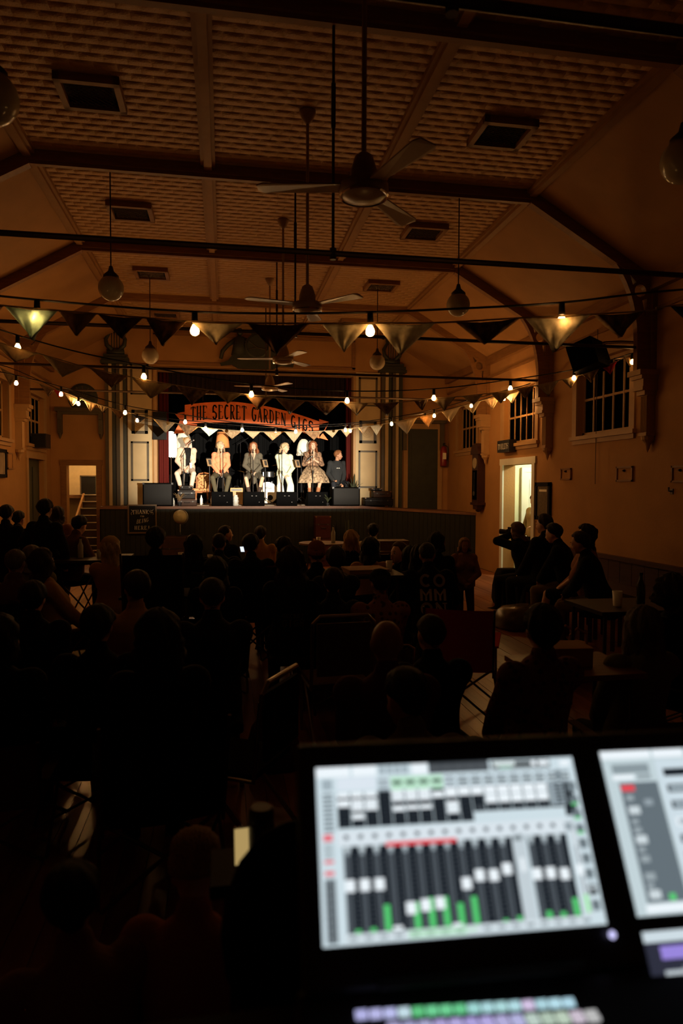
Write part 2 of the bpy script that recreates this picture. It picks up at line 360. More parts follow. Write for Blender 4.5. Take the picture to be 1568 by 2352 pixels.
# tie rods with hangers
for k,y in enumerate(RIBY[1:]):
    zr=3.74
    t=thing('tie_rod','thin iron tie rod across the hall, %s from the viewer'%['nearest','second','third','fourth','farthest'][k],'tie rod',(HC,y+.0,zr),0,'iron tie rods')
    obj('rod',MB().tube([(-4.62,0,0),(4.62,0,0)],.022 if k>1 else .024,8),IRON,t)
    obj('hanger',MB().tube([(0,0,.0),(0,0,ZC-zr-.15)],.013,6).tube([(0,0,1.0),(0,0,1.35)],.02,6).lathe([(.028,-.05),(.028,.04)],8),IRON,t)
# ---------------- windows
def window(n,label,xw,s,h,cols,glow=None):
    y0,y1,z0,z1=h; t=struct('window_%d'%n,label,'window'); cy,cz=(y0+y1)/2,(z0+z1)/2; t.location=(xw,cy,cz)
    hy,hz=(y1-y0)/2,(z1-z0)/2
    fr=MB()  # s: outward direction sign
    for a0,a1,b0,b1 in((-hy-.13,-hy,-hz,hz),(hy,hy+.13,-hz,hz),(-hy-.13,hy+.13,hz,hz+.13)): fr.box(-s*.03 if s>0 else 0,0 if s>0 else .03,a0,a1,b0,b1)
    obj('architrave',fr,TRIM,t)
    obj('sill',MB().box(min(-s*.07,s*.1),max(-s*.07,s*.1),-hy-.16,hy+.16,-hz-.06,-hz).box(min(-s*.03,0),max(-s*.03,0),-hy-.12,hy+.12,-hz-.13,-hz-.06),TRIM,t)
    xa,xb=sorted((s*.09,s*.13))
    sf=MB().box(xa,xb,-hy,-hy+.05,-hz,hz).box(xa,xb,hy-.05,hy,-hz,hz).box(xa,xb,-hy,hy,-hz,-hz+.06).box(xa,xb,-hy,hy,hz-.05,hz)
    obj('sash_frame',sf,TRIM,t)
    iw=2*hy-.1
    for i in range(1,cols): obj('glazing_bar',MB().box(xa,xb,-.016,.016,-hz+.06,hz-.05),TRIM,t,loc=(0,-hy+.05+iw*i/cols,0))
    obj('glazing_bar',MB().box(xa+.004,xb-.004,-hy+.05,hy-.05,-.018,.018),TRIM,t)
    pn=MB().box(s*.11-.003,s*.11+.003,-iw/cols/2+.016,iw/cols/2-.016,-hz/2+.03,hz/2-.03).mesh('pane')
    for i in range(cols):
        for j in(-1,1): obj('pane',pn,GLASSD,t,loc=(0,-hy+.05+iw*(i+.5)/cols,j*hz/2))
    return t
window(1,'large ten-pane window on the right wall, nearest the fluted bracket',XR,1,wA,5)
window(2,'ten-pane window above the lit toilet doorway',XR,1,wB,5)
window(3,'far ten-pane window beside the stage corner on the right wall',XR,1,wC,5)
window(4,'window at the left edge of the picture on the left wall',XL,-1,wL1,4)
window(5,'tall-paned window over the dark speaker on the left wall',XL,-1,wL2,4)
# window cord
tag(obj('pull_cord',MB().tube([(XR-.04,9.85,4.3),(XR-.04,9.85,1.9)],.005,5),IRON),'long thin pull cord hanging down past the large window','cord')
# ---------------- doors
def architrave(t,hw,h,s,m,axis='X'):
    for a0,a1,b0,b1 in((-hw-.12,-hw,0,h),(hw,hw+.12,0,h),(-hw-.15,hw+.15,h,h+.13)):
        if axis=='X': mb=MB().box(min(0,-s*.035),max(0,-s*.035),a0,a1,b0,b1)
        else: mb=MB().box(a0,a1,-.035,0,b0,b1)
        obj('architrave',mb,m,t)
t=struct('door_1','lit doorway with pale green frame on the right wall','doorway'); t.location=(XR,(dR[0]+dR[1])/2,0)
architrave(t,(dR[1]-dR[0])/2,dR[3],1,DOORW)
# corridor behind it
cy0,cy1=dR[0]-.25,dR[1]+.42
co=MB().box(XR+.25,XR+1.9,cy1,cy1+.1,0,2.7).box(XR+.25,XR+1.9,cy0-.1,cy0,0,2.7).box(XR+1.9,XR+2,cy0-.1,cy1+.1,0,2.7).box(XR+.25,XR+2,cy0-.1,cy1+.1,2.7,2.8)
cor=struct('wall_corridor','pale yellow green corridor walls behind the lit doorway','wall',co,CORR)
struct('floor_corridor','corridor floor behind the lit doorway','floor',MB().box(XR,XR+2,cy0-.1,cy1+.1,-.1,0),WOOD)
t=struct('door_2','white panelled door at the end of the lit corridor','door'); t.location=(XR+1.02,cy1-.04,0)
obj('leaf',MB().box(-.36,.36,-.02,.04,.01,2.16),DOORW,t)
for z0,z1 in((.15,.9),(1.02,2.02)):
    for x0 in(-.28,.04): obj('raised_panel',MB().box(x0,x0+.24,-.03,-.02,z0,z1),DOORW,t)
for x0,x1,z0,z1 in((-.46,-.36,0,2.17),(.36,.46,0,2.17),(-.46,.46,2.17,2.27)): obj('architrave',MB().box(x0,x1,-.035,.03,z0,z1),DOORW,t)
kn=obj('knob',MB().lathe([(.014,0),(.014,.03),(.03,.04),(.032,.06),(.02,.075)],12,T(-.30,-.02,1.03)@RX(90)),CHROME,t,True); obj('lock_plate',MB().lathe([(.022,0),(.022,.01)],12,T(-.30,-.02,.93)@RX(90)),CHROME,t)
cb=thing('corridor_ceiling_lamp','small round white lamp on the corridor ceiling','lamp',(XR+1.0,(cy0+cy1)/2,2.7))
obj('base',MB().lathe([(.12,0),(.12,-.03)],20),DOORW,cb); obj('globe',MB().ell((0,0,-.07),(.1,.1,.06)),emis('corridor_light',(1,.97,.72),330),cb,True)
# left stair doorway
t=struct('door_3','stair doorway beside the stage, with warm light inside','doorway'); t.location=((dS[0]+dS[1])/2,YB,0)
architrave(t,(dS[1]-dS[0])/2,dS[3],1,RIB,'Y')
sx0,sx1=-3.74,dS[1]+.12
struct('wall_stair','cream stair well walls behind the left doorway','wall',MB().box(sx0-.85,sx0-.75,YB+.25,20.6,0,3.4).box(sx1,sx1+.1,YB+.25,20.6,0,3.4).box(sx0-.85,sx1+.1,20.6,20.7,0,3.4).box(sx0-.85,sx1+.1,YB+.25,20.7,3.4,3.5),mat('stair_paint',(.72,.55,.3),.6,.2,noise=.1))
st=thing('staircase','dark wooden stairs rising inside the left doorway','stairs',((sx0+sx1)/2,YB+.3,0))
hw=(sx1-sx0)/2
for k in range(9):
    stp=obj('step',MB().box(-hw,hw,.28*k,.28*k+.30 if k<8 else 3.15,0 if k<1 else .176*k-.02,.176*(k+1)),mat('stair_wood',(.05,.026,.012),.6,.3,noise=.3),st)
    obj('nosing',MB().box(-hw,hw,.28*k-.02,.28*k+.02,.176*(k+1),.176*(k+1)+.02),mat('pale_nosing',(.5,.42,.3),.5,.4),stp)  # nosing strips paler than the steps
obj('stringer',MB().prism([(-.1,.05),(2.5,1.62),(2.5,1.78),(-.1,.24)],.05,MX(((0,0,1,-hw-.05),(1,0,0,0),(0,1,0,0),(0,0,0,1)))),BATT,st)
struct('floor_stair','floor and landing beside the stairs','floor',MB().box(sx0-.75,sx0-.05,YB+.25,20.6,-.1,0).box(sx0-.75,sx0-.05,19.9,20.6,1.5,1.584),WOOD)
sl=thing('stair_lamp','bare bulb over the stair landing','lamp',((sx0+sx1)/2-.3,18.9,3.4))
obj('fitting',MB().lathe([(.04,0),(.04,-.06)],12),BLACK,sl); obj('bulb',MB().ell((0,0,-.1),(.035,.035,.045)),emis('stair_light',(1,.70,.36),1300),sl,True)
tr=thing('black_case','upright black trunk with pale trim at the top of the stairs','case',(P(204,1120,Y=19.8).x,19.8,1.604))
obj('body',MB().box(-.2,.2,-.14,.14,0,.52),BLACKG,tr); obj('trim',MB().box(-.205,-.17,-.15,-.14,0,.52).box(-.2,.2,-.15,-.14,.49,.52),STEEL,tr)
# hood over the stair doorway
hd=struct('trim_7','dark door hood with round fan light above the stair doorway','door hood'); hd.location=((dS[0]+dS[1])/2,YB,0)
hz=P(180,943,Y=YB).z
obj('ledge',MB().box(-.55,.55,-.2,0,hz-.04,hz+.05).box(-.5,.5,-.14,0,hz-.10,hz-.04),DARKTRIM,hd)
obj('fan_light',MB().lathe([(.34,0),(.34,.03),(.28,.05)],28,T(.05,0,hz+.30)@RX(90)),GREEN,hd)
for k in range(7): obj('spoke',MB().tube([(.05,-.055,hz+.30),(.05+.28*math.cos(R(30*k)),-.055,hz+.30+.28*math.sin(R(30*k)))],.012,5),DARKTRIM,hd)
for s in(-1,1): obj('bracket',MB().box(s*.46-.05,s*.46+.05,-.12,0,hz-.55,hz-.1).box(s*.46-.04,s*.46+.04,-.18,0,hz-.22,hz-.1).lathe([(.05,hz-.55),(.03,hz-.62),(.005,hz-.68)],8,T(s*.46,-.06,0)),DARKTRIM,hd)
# dark side door on the left wall (closed) and on the right of the stage
t=struct('door_4','dark green double door on the left wall under the small window','door'); t.location=(XL,(dL[0]+dL[1])/2,0)
hw=(dL[1]-dL[0])/2; architrave(t,hw,2.42,-1,TRIM)
for s in(-1,1):
    l=obj('leaf',MB().box(-.16,-.1,min(0,s*hw),max(0,s*hw)-.0,0,2.42),GREEN,t); obj('raised_panel',MB().box(-.1,-.085,min(s*.1,s*hw*.85),max(s*.1,s*hw*.85),1.1,2.25),GREEN,l)
q0,q1=P(936,985,Y=YB),P(1003,1170,Y=YB)
t=struct('door_5','tall dark green door to the right of the stage','door'); t.location=((q0.x+q1.x)/2,YB,0); hw=(q1.x-q0.x)/2
obj('leaf',MB().box(-hw,hw,-.03,-.005,0,q0.z),GREEN,t)
for z0,z1 in((.3,1.5),(1.7,q0.z-.15)): obj('raised_panel',MB().box(-hw*.75,hw*.75,-.045,-.03,z0,z1),GREEN,t)
architrave(t,hw,q0.z,1,TRIM,'Y')
obj('ledge',MB().box(-hw-.2,hw+.2,-.16,0,q0.z+.14,q0.z+.22),DARKTRIM,t)
for s in(-1,1): obj('bracket',MB().box(s*(hw+.1)-.05,s*(hw+.1)+.05,-.12,0,q0.z-.55,q0.z+.14),DARKTRIM,t)
# ---------------- proscenium
def zz(py,Y=YB): return P(585,py,Y=Y).z
def xx_(px,py=950,Y=YB): return P(px,py,Y=Y).x
pr=struct('trim_8','moulded panel band above the stage opening','panel band'); pr.location=(0,YB,0)
xa,xb,za,zb=xx_(352,800),xx_(815,800),zz(842),zz(775)
for x0,x1,z0,z1 in((xa,xb,za-.02,za+.05),(xa,xb,zb-.03,zb+.05),(xa,xa+.08,za,zb),(xb-.08,xb,za,zb)): obj('moulding',MB().box(x0,x1,-.04,0,z0,z1),RIB,pr)
obj('opening_frame',MB().box(PX0-.08,PX0,-.05,0,SZ,PZ+.08).box(PX1,PX1+.08,-.05,0,SZ,PZ+.08).box(PX0,PX1,-.05,0,PZ,PZ+.08),TRIM,pr)
def pilaster(n,side):
    sgn=1 if side=='right' else -1
    x0,x1=(xx_(294),xx_(349)) if side=='left' else (xx_(816),xx_(871)); t=struct('trim_%d'%n,'%s stage pilaster with three framed cream panels'%side,'pilaster'); t.location=(0,YB,0)
    PAN=mat('pilaster_cream',(.48,.36,.19),.6,.25,noise=.12,nscale=4)
    obj('face',MB().box(x0,x1,-.06,-.001,SZ,PZ+.1),PAN,t)
    for a,b,orn in((846,914,0),(948,1001,1),(1018,1106,0)):
        off=0 if side=='left' else 14
        z0,z1=zz(b+off),zz(a+off); m=.07 if not orn else .09
        f=MB()
        w=.045 if not orn else .07
        for a0,a1,b0,b1 in((x0+m,x1-m,z0,z0+w),(x0+m,x1-m,z1-w,z1),(x0+m,x0+m+w,z0,z1),(x1-m-w,x1-m,z0,z1)): f.box(a0,a1,-.09,-.06,b0,b1)
        f2=obj('panel_frame',f,DARKTRIM,t)
        if orn:
            mm=MB()
            for r in(.05,.09,.13): mm.tube([((x0+x1)/2+r*math.cos(a),-.07,(z0+z1)/2+r*math.sin(a)) for a in np.linspace(0,2*PI,25)],.012,5,False)
            obj('rosette',mm,PAN,f2)
    # engaged column of fillets and lyre
    c0,c1=(xx_(243),xx_(292)) if side=='left' else (xx_(874),xx_(921)); w=(c1-c0)
    zt=zz(842)
    for i,(f,m) in enumerate(((.0,DARKTRIM),(.17,PAN),(.33,GREEN),(.52,DARKTRIM),(.68,PAN),(.85,GREEN))):
        obj('fillet',MB().box(c0+w*f,c0+w*(f+.15),-.11-.03*(i%2),-.001,.02,zt),m,t)
    cx=(c0+c1)/2
    obj('capital',MB().box(c0-.06,c1+.06,-.22,0,zt,zt+.08).box(c0-.02,c1+.02,-.17,0,zt+.08,zt+.16).box(c0-.08,c1+.08,-.25,0,zt-.07,zt),GREEN,t)
    ly=MB(); zb2=zt+.16
    ly.box(cx-.2,cx+.2,-.12,-.04,zb2,zb2+.12)
    for s in(-1,1):
        ly.tube([(cx+s*.08,-.08,zb2+.1),(cx+s*.2,-.08,zb2+.22),(cx+s*.22,-.08,zb2+.36),(cx+s*.13,-.08,zb2+.52),(cx+s*.15,-.08,zb2+.64),(cx+s*.22,-.08,zb2+.68)],[.05,.05,.045,.035,.03,.04],8)
        ly.ell((cx+s*.23,-.08,zb2+.66),(.05,.04,.05))
    ly.tube([(cx-.16,-.08,zb2+.54),(cx+.16,-.08,zb2+.54)],.022,6)
    for i in range(4): ly.tube([(cx-.09+.06*i,-.08,zb2+.1),(cx-.09+.06*i,-.08,zb2+.68)],.012,5)
    obj('lyre',ly,GREEN,t,True)
pilaster(9,'left'); pilaster(10,'right')
# carved crest: seated figure, wheel dial, shield base (silhouette against the wall)
cr=thing('carved_crest','dark carved crest with seated figure and round dial above the stage','carving',(xx_(588,800),YB-.1,zz(845)))
k=YB/1568.
obj('base_scroll',MB().prism([(-.88,.06),(-.7,.12),(-.55,.3),(-.3,.42),(.25,.42),(.6,.3),(.75,.16),(.92,.1),(.9,.02),(.6,.04),(.4,-.05),(-.45,-.05),(-.6,.04),(-.85,.0)],.08,RX(90)),GREEN,cr)
dial=obj('dial',MB().lathe([(.30,-.02),(.30,.06),(.26,.08),(.25,.05)],32,T(.02,-.02,.5)@RX(90)),GREEN,cr)
obj('spoke',MB().tube([(-.2,-.09,.62),(.02,-.09,.46),(.24,-.09,.42)],.01,5).tube([(-.18,-.09,.42),(.02,-.09,.46)],.01,5),DARKTRIM,dial)
obj('dial_cap',MB().box(-.12,.16,-.07,0,.76,.9),GREEN,cr)
fg=MB().tube([(-.42,0,.28),(-.42,-.02,.55),(-.38,-.02,.72)],[.2,.14,.1],10).ell((-.40,-.02,.84),(.075,.08,.1)).tube([(-.48,0,.66),(-.68,-.02,.52),(-.82,0,.36),(-.86,0,.18)],[.06,.05,.05,.04],8).tube([(-.34,0,.64),(-.2,-.02,.6)],[.05,.04],8)
obj('figure',fg,GREEN,cr,True)
obj('right_scroll',MB().tube([(.4,0,.42),(.55,0,.6),(.5,0,.72),(.42,0,.66)],[.1,.07,.05,.03],8),GREEN,cr,True)
# ================================================================ STAGE
DSTEEL=mat('dull_steel',(.07,.065,.06),.5,.3,metal=.5)
STG=mat('stage_boards',(.16,.07,.035),.5,.35,noise=.3,nscale=3,stretch=(1,6,1))
def SX(px,Y,py=1100): return P(px,py,Y=Y).x
def SZp(py,Y,px=585): return P(px,py,Y=Y).z
XE0=P(229,1165,Y=SF).x
plan=[(XE0,SF,SZ),(3.35,SF,SZ)]
for t in np.linspace(.1,1,10): plan.append(((1-t)**2*3.35+2*t*(1-t)*4.2+t*t*XR,(1-t)**2*SF+2*t*(1-t)*SF+t*t*15.05,SZ-.125*t))
dk=MB()
for (x0,y0,z0),(x1,y1,z1) in zip(plan[:-1],plan[1:]):
    dk.add([(x0,y0-.03,z0-.06),(x1,y1-.03,z1-.06),(x1,YB,z1-.06),(x0,YB,z0-.06),(x0,y0-.03,z0),(x1,y1-.03,z1),(x1,YB,z1),(x0,YB,z0)],[(0,1,2,3),(4,5,6,7),(0,1,5,4),(1,2,6,5),(2,3,7,6),(3,0,4,7)])
stage=struct('floor_stage','raised timber stage with dark green boarded front','stage',dk,STG)
obj('inner_deck',MB().box(PX0-.8,PX1+.8,YB,20.3,SZ-.1,SZ),STG,stage)
# vertical boards of the front
seg=[]; bw=.112; acc=0
for (x0,y0,z0),(x1,y1,z1) in zip(plan[:-1],plan[1:]):
    L=math.hypot(x1-x0,y1-y0); n=max(1,round(L/bw))
    for i in range(n):
        t=(i+.5)/n; seg.append((lerp(x0,x1,t),lerp(y0,y1,t),lerp(z0,z1,t),math.atan2(y1-y0,x1-x0),L/n))
bmesh_=MB().box(-.5,.5,0,.02,0,1).mesh('board'); FASC=mat('stage_front_green',(.013,.015,.009),.6,.2,noise=.3,nscale=6); bmesh_.materials.append(FASC)
for i,(x,y,z,a,l) in enumerate(seg):
    b=obj('board',bmesh_,FASC,stage,loc=(x,y,.001)); b.rotation_euler=(0,0,a); b.scale=(l-.006,1,z-.062)
obj('front_backing',MB().box(XE0,3.4,SF+.03,SF+.05,0,SZ-.07).box(XE0,XE0+.02,SF,YB,0,SZ-.06),BLACK,stage)
CURT=mat('black_curtain',(.0028,.0028,.003),.9,.05)
def curtain(name,label,x0,x1,y,z0,z1,m,amp=.05,wl=.22,cat='curtain'):
    n=max(12,int((x1-x0)/.02))
    def fn(u,v):
        x=lerp(x0,x1,u); return V((x,y+amp*math.sin(2*PI*x/wl)*(1-.3*v)+.4*amp*math.sin(2*PI*x/(wl*.37)+1),lerp(z0,z1,v)))
    o=tag(obj(name,MB().grid(fn,n,4),m,smooth=True),label,cat); solid(o,.008); return o
curtain('stage_curtain','black backdrop curtain across the rear of the stage',PX0-.8,PX1+.8,19.7,SZ+.01,5.2,CURT)
curtain('stage_curtain','black side curtain on the left wing of the stage',PX0-.75,PX0+.02,18.9,SZ+.01,5.2,CURT)
curtain('stage_curtain','black side curtain on the right wing of the stage',PX1-.35,PX1+.75,18.6,SZ+.01,5.2,CURT)
va=curtain('stage_valance','dark gathered valance hanging at the top of the stage opening',PX0-.2,PX1+.2,17.6,SZp(905,17.6),5.0,mat('dark_brown_velvet',(.018,.009,.007),.85,.15),.03,.12)
curtain('stage_curtain','dark red curtain at the left edge of the stage opening',SX(364,17.5),SX(388,17.5),17.5,SZ+.01,PZ+.3,mat('dark_red_velvet',(.07,.008,.006),.85,.1),.045,.1)
curtain('stage_curtain','narrow dark red curtain at the right edge of the stage opening',PX1-.12,PX1+.15,17.45,SZ+.01,PZ+.3,mat('dark_red_velvet',(.07,.008,.006)),.045,.1)
struct('wall_stagehouse','black walls and roof of the stage house','wall',MB().box(PX0-.9,PX0-.8,YB+.25,20.4,SZ,5.6).box(PX1+.8,PX1+.9,YB+.25,20.4,SZ,5.6).box(PX0-.9,PX1+.9,20.3,20.4,SZ,5.6).box(PX0-.9,PX1+.9,YB+.25,20.4,5.5,5.6),BLACK)
# stage rail with pipe
tag(obj('lighting_pipe',MB().tube([(PX0+.05,17.75,SZp(1048,17.75)),(PX0+.05,17.75,SZp(915,17.75))],.02,8),IRON),'thin vertical pipe by the red curtain','pipe')
tag(obj('blackout_board',MB().box(SX(352,17.0),SX(383,17.0),16.95,17.05,SZp(1013,17),SZp(951,17)),BLACK),'black board hung at the left edge of the stage opening','board')
# ---------------- banner
BY=17.35
ban=thing('ribbon_banner','orange painted ribbon banner with dark lettering over the performers','banner',P(578,955,Y=BY))
ORG=mat('orange_paint',(.85,.20,.055),.6,.25,noise=.25,nscale=5); ORG2=mat('orange_fold',(.62,.13,.035),.6,.25,noise=.25,nscale=5)
bo=V(ban.location); sc=lambda px,py:P(px,py,Y=BY)-bo
# top and bottom edge curves of the main panel through measured points
tx=[424,470,540,620,690,733]; tyv=[930,924,922,934,953,968]; by_=[974,970,970,978,991,1006]
nn=24; top=[];bot=[]
for i in range(nn+1):
    px=lerp(424,733,i/nn); top.append(sc(px,float(np.interp(px,tx,np.array(tyv))))); bot.append(sc(px,float(np.interp(px,tx,np.array(by_)))))
def smooth3(a):
    for _ in range(3): a=[a[0]]+[(a[i-1]+a[i]*2+a[i+1])/4 for i in range(1,len(a)-1)]+[a[-1]]
    return a
top,bot=smooth3(top),smooth3(bot)
mb=MB()
for d in(0,.02): mb.add([p+V((0,d,0)) for p in top+bot],[(i,i+1,nn+2+i,nn+1+i) for i in range(nn)])
mb.add(top+[p+V((0,.02,0)) for p in top]+bot+[p+V((0,.02,0)) for p in bot],[(i,i+1,nn+2+i,nn+1+i) for i in range(nn)]+[(2*nn+2+i,2*nn+3+i,3*nn+4+i,3*nn+3+i) for i in range(nn)])
obj('panel',mb,ORG,ban)
def flat(pts,dy,th=.015):
    q=[sc(*p)+V((0,dy,0)) for p in pts]; n=len(q)
    return MB().add(q+[p+V((0,th,0)) for p in q],[tuple(range(n)),tuple(range(n,2*n))]+[(i,(i+1)%n,n+(i+1)%n,n+i) for i in range(n)])
obj('tail',flat([(401,950),(425,945),(425,973),(452,974),(452,979),(409,976),(413,964)],.035),ORG2,ban)
obj('tail',flat([(410,973),(425,994),(398,996)],.05),ORG,ban)
obj('tail',flat([(733,962),(756,969),(747,988),(733,992),(702,984),(703,992),(733,1007)],.035),ORG2,ban)
obj('tail',flat([(742,995),(729,1004),(754,1011)],.05),ORG,ban)
def bf(u,v,w):
    px=578.5+u; t=min(max((px-424)/309.,0),1)*nn; i=min(int(t),nn-1); f=t-i
    a=top[i].lerp(top[i+1],f); b=bot[i].lerp(bot[i+1],f)
    h=(a-b); return b+h*(.16+.68*v/32.)-V((0,w+.002,0))
INK=mat('dark_ink',(.012,.008,.007),.6,.2)
_l=[]; text(MB(),'THE SECRET GARDEN GIGS',bf,32.,9.7,3.8,3.7,space=.55,dep=.004,each=_l)
for _m in _l: obj('letter',_m,INK,ban)
obj('wire',MB().tube([(-1.2,.01,.35),(-1.2,.01,.95)],.006,5).tube([(1.1,.01,.2),(1.1,.01,.95)],.006,5),IRON,ban)
# ---------------- lamps on stage
SHW=mat('white_shade',(.85,.8,.68),.8,.1,trans=.35,emit=(1,.86,.62),es=.25)
SHHOT=mat('lit_white_shade',(.9,.88,.8),.8,.1,emit=(1,.9,.72),es=1.6)
SHO=mat('orange_shade',(.72,.30,.10),.8,.1,trans=.3,emit=(1,.42,.12),es=.1)
def floor_lamp(name,label,px,ptop,pbot,hwpx,Y,kind,m):
    x=SX(px,Y); t=thing(name,label,'lamp',(x,Y,SZ)); k=P(px,1050,Y=Y); dep=(k-CAM).dot(_f)/1568
    z1=SZp(ptop,Y)-SZ; z0=SZp(pbot,Y)-SZ; r=hwpx*dep
    obj('base',MB().lathe([(.16,0),(.16,.025),(.06,.05),(.02,.07)],18),BLACKG,t); obj('pole',MB().lathe([(.014,.05),(.014,z0+.05)],8),IRON,t)
    if kind=='dome':
        pr=[(r*1.0,z0),(r*1.02,z0+.03)]+[(r*math.cos(R(a))**.8,z0+.03+(z1-z0-.03)*math.sin(R(a))) for a in(15,30,45,60,75)]+[(r*.16,z1)]
        sh=obj('shade',MB().lathe(pr,24,cap=False),m,t,True)
        mb=MB()
        for i in range(12): a=2*PI*i/12; mb.tube([(rr*1.01*math.cos(a),rr*1.01*math.sin(a),z) for rr,z in pr],.006,4)
        obj('shade_rib',mb,m,sh)
        mb=MB()
        for i in range(24): a=2*PI*(i+.5)/24; mb.ell((r*math.cos(a),r*math.sin(a),z0),(.026,.026,.03),n=6,m=4)
        obj('scalloped_edge',mb,m,sh)
    elif kind=='fringe':
        zs=lerp(z0,z1,.5); pr=[(r*.95,zs),(r*.97,zs+.12)]+[(r*math.cos(R(a))**.7,zs+.12+(z1-zs-.12)*math.sin(R(a))) for a in(25,50,75)]+[(r*.2,z1)]
        sh=obj('shade',MB().lathe(pr,20,cap=False),m,t,True); mb=MB()
        for i in range(44):
            a=2*PI*i/44; mb.tube([(r*.96*math.cos(a),r*.96*math.sin(a),zs+.02),(r*.97*math.cos(a),r*.97*math.sin(a),z0+.01*(i%3))],.007,4)
        obj('fringe',mb,m,sh)
    elif kind=='cone':
        sh=obj('shade',MB().lathe([(r,z0),(r*.72,z1)],24,cap=False),m,t,True); solid(sh,.006)
        obj('hem',MB().lathe([(r*1.01,z0),(r*1.0,z0+.025)],24,cap=False),BLACKG,sh)
    if kind!='cone': solid(sh,.006)
    return t
floor_lamp('floor_lamp','glaring white fringed floor lamp at the left edge of the stage',393,994,1053,13,17.75,'fringe',SHHOT)
L2=floor_lamp('floor_lamp','large cream domed lamp with crown top behind the beige jacket',422,992,1046,19,18.7,'dome',SHW)
obj('crown',MB().lathe([(.05,SZp(993,18.7)-SZ),(.06,SZp(990,18.7)-SZ),(.10,SZp(984,18.7)-SZ),(.09,SZp(983,18.7)-SZ)],14,cap=False),SHW,L2,True)
floor_lamp('floor_lamp','plain orange tapered lamp shade behind the orange blouse',511,994,1029,16,18.9,'cone',SHO)
floor_lamp('floor_lamp','white scalloped dome lamp beside the floral dress',697,1007,1043,15,18.2,'dome',SHW)
floor_lamp('floor_lamp','pale dome lamp half hidden by the floral dress singer',714,1011,1040,11,18.6,'dome',SHW)
# ---------------- mic stands
def mic_stand(label,px,Y,pmic,boom=None,round_base=True,mic_tilt=25):
    x=SX(px,Y); t=thing('microphone_stand',label,'mic stand',(x,Y,SZ),0,'microphone stands on the stage'); zt=SZp(pmic,Y)-SZ
    if round_base: obj('base',MB().lathe([(.13,0),(.13,.015),(.03,.03),(.02,.05)],20),BLACKG,t)
    else:
        for a in(90,210,330): obj('leg',MB().tube([(0,0,.2),(.3*math.cos(R(a)),.3*math.sin(R(a)),.012)],.011,6),BLACKG,t)
    obj('pole',MB().lathe([(.013,.02),(.013,zt*.6),(.009,zt*.6),(.009,zt if not boom else zt*.95)],8),BLACKG,t)
    obj('clutch',MB().lathe([(.02,zt*.58),(.022,zt*.6),(.02,zt*.64)],8),BLACKG,t)
    M=T(0,.0,zt)@RX(-90-mic_tilt)
    if boom:
        bx,bz=boom; d=V((bx,0,bz)); obj('boom',MB().tube([V((0,0,zt*.95))-d*.25,V((0,0,zt*.95))+d],.008,6),BLACKG,t); M=T(bx,0,zt*.95+bz)@RY(50 if bx>0 else -50)
    m=obj('microphone',MB().lathe([(.011,-.06),(.016,.07),(.018,.09)],10,M),BLACKG,t); obj('grille',MB().ell((0,0,.115),(.026,.026,.032),M,10,7),STEEL,m,True)
    return t
mic_stand('boom microphone stand in front of the beige jacket singer',421,17.25,1040,(.16,.28),True)
mic_stand('straight microphone stand in front of the orange blouse singer',512,17.2,1034)
mic_stand('straight microphone stand in front of the olive dress singer',581,17.2,1034)
mic_stand('straight microphone stand in front of the pale green top singer',647,17.2,1036)
mic_stand('straight microphone stand in front of the floral dress singer',718,17.2,1034)
mic_stand('overhead boom microphone stand behind the drum kit',552,18.8,1010,(.32,.2),False)
mic_stand('tall boom stand between pale top and floral dress',692,17.5,1030,(.17,-.2),False)
def tablet_stand(label,px,pz,Y):
    x=SX(px,Y); t=thing('tablet_stand',label,'tablet stand',(x,Y,SZ),R(38)); z=SZp(pz,Y)-SZ
    for a in(90,210,330): obj('leg',MB().tube([(0,0,.18),(.24*math.cos(R(a)),.24*math.sin(R(a)),.012)],.011,6),BLACKG,t)
    obj('pole',MB().lathe([(.012,.1),(.012,z-.08)],8),BLACKG,t)
    tb=obj('tablet',MB().box(-.075,.075,-.006,.006,-.1,.1,T(0,0,z)@RX(-18)),mat('tan_case',(.26,.17,.09),.6,.2),t)
    obj('clamp',MB().box(-.03,.03,-.03,-.005,-.06,.06,T(0,0,z)@RX(-18)).box(-.075,.075,-.02,.0,.085,.105,T(0,0,z)@RX(-18)),DSTEEL,tb)
tablet_stand('tablet on a stand left of the orange blouse singer',481,1063,17.35)
tablet_stand('tan tablet on a stand right of the olive dress singer',609,1064,17.35)
tablet_stand('pale tablet on a stand left of the floral dress singer',683,1064,17.3)
# ---------------- drum kit
dx=SX(613,18.0); dr=thing('bass_drum','white headed bass drum behind the singers','drum',(dx,18.0,SZ))
HEADM=mat('drum_head',(.8,.74,.6),.5,.3,noise=.1); r=.275
obj('shell',MB().lathe([(r,-.2),(r,.2)],32,T(0,0,r+.03)@RX(90)),mat('drum_wrap',(.7,.66,.56),.3,.5),dr,False)
obj('front_head',MB().lathe([(r-.005,.201),(.004,.206)],32,T(0,0,r+.03)@RX(90)),HEADM,dr)
obj('port',MB().lathe([(.07,.207),(.07,.212)],20,T(.07,0,r-.1)@RX(90)),BLACK,dr)
for s in(-1,1): obj('hoop',MB().tube([((r+.012)*math.cos(a),s*.2,r+.03+(r+.012)*math.sin(a)) for a in np.linspace(0,2*PI,33)],.014,6,False),BLACKG,dr)
for i in range(8): a=2*PI*(i+.5)/8; obj('lug',MB().cb((0,0,0),(.03,.1,.03),T((r+.015)*math.cos(a),-.1,r+.03+(r+.015)*math.sin(a))),CHROME,dr)
obj('lettering',text(MB(),'HILL',lambda u,v,w:V((u+.02,-.207-w,r+.13+v)),.05,.035,.012,.011,dep=.002),INK,dr)
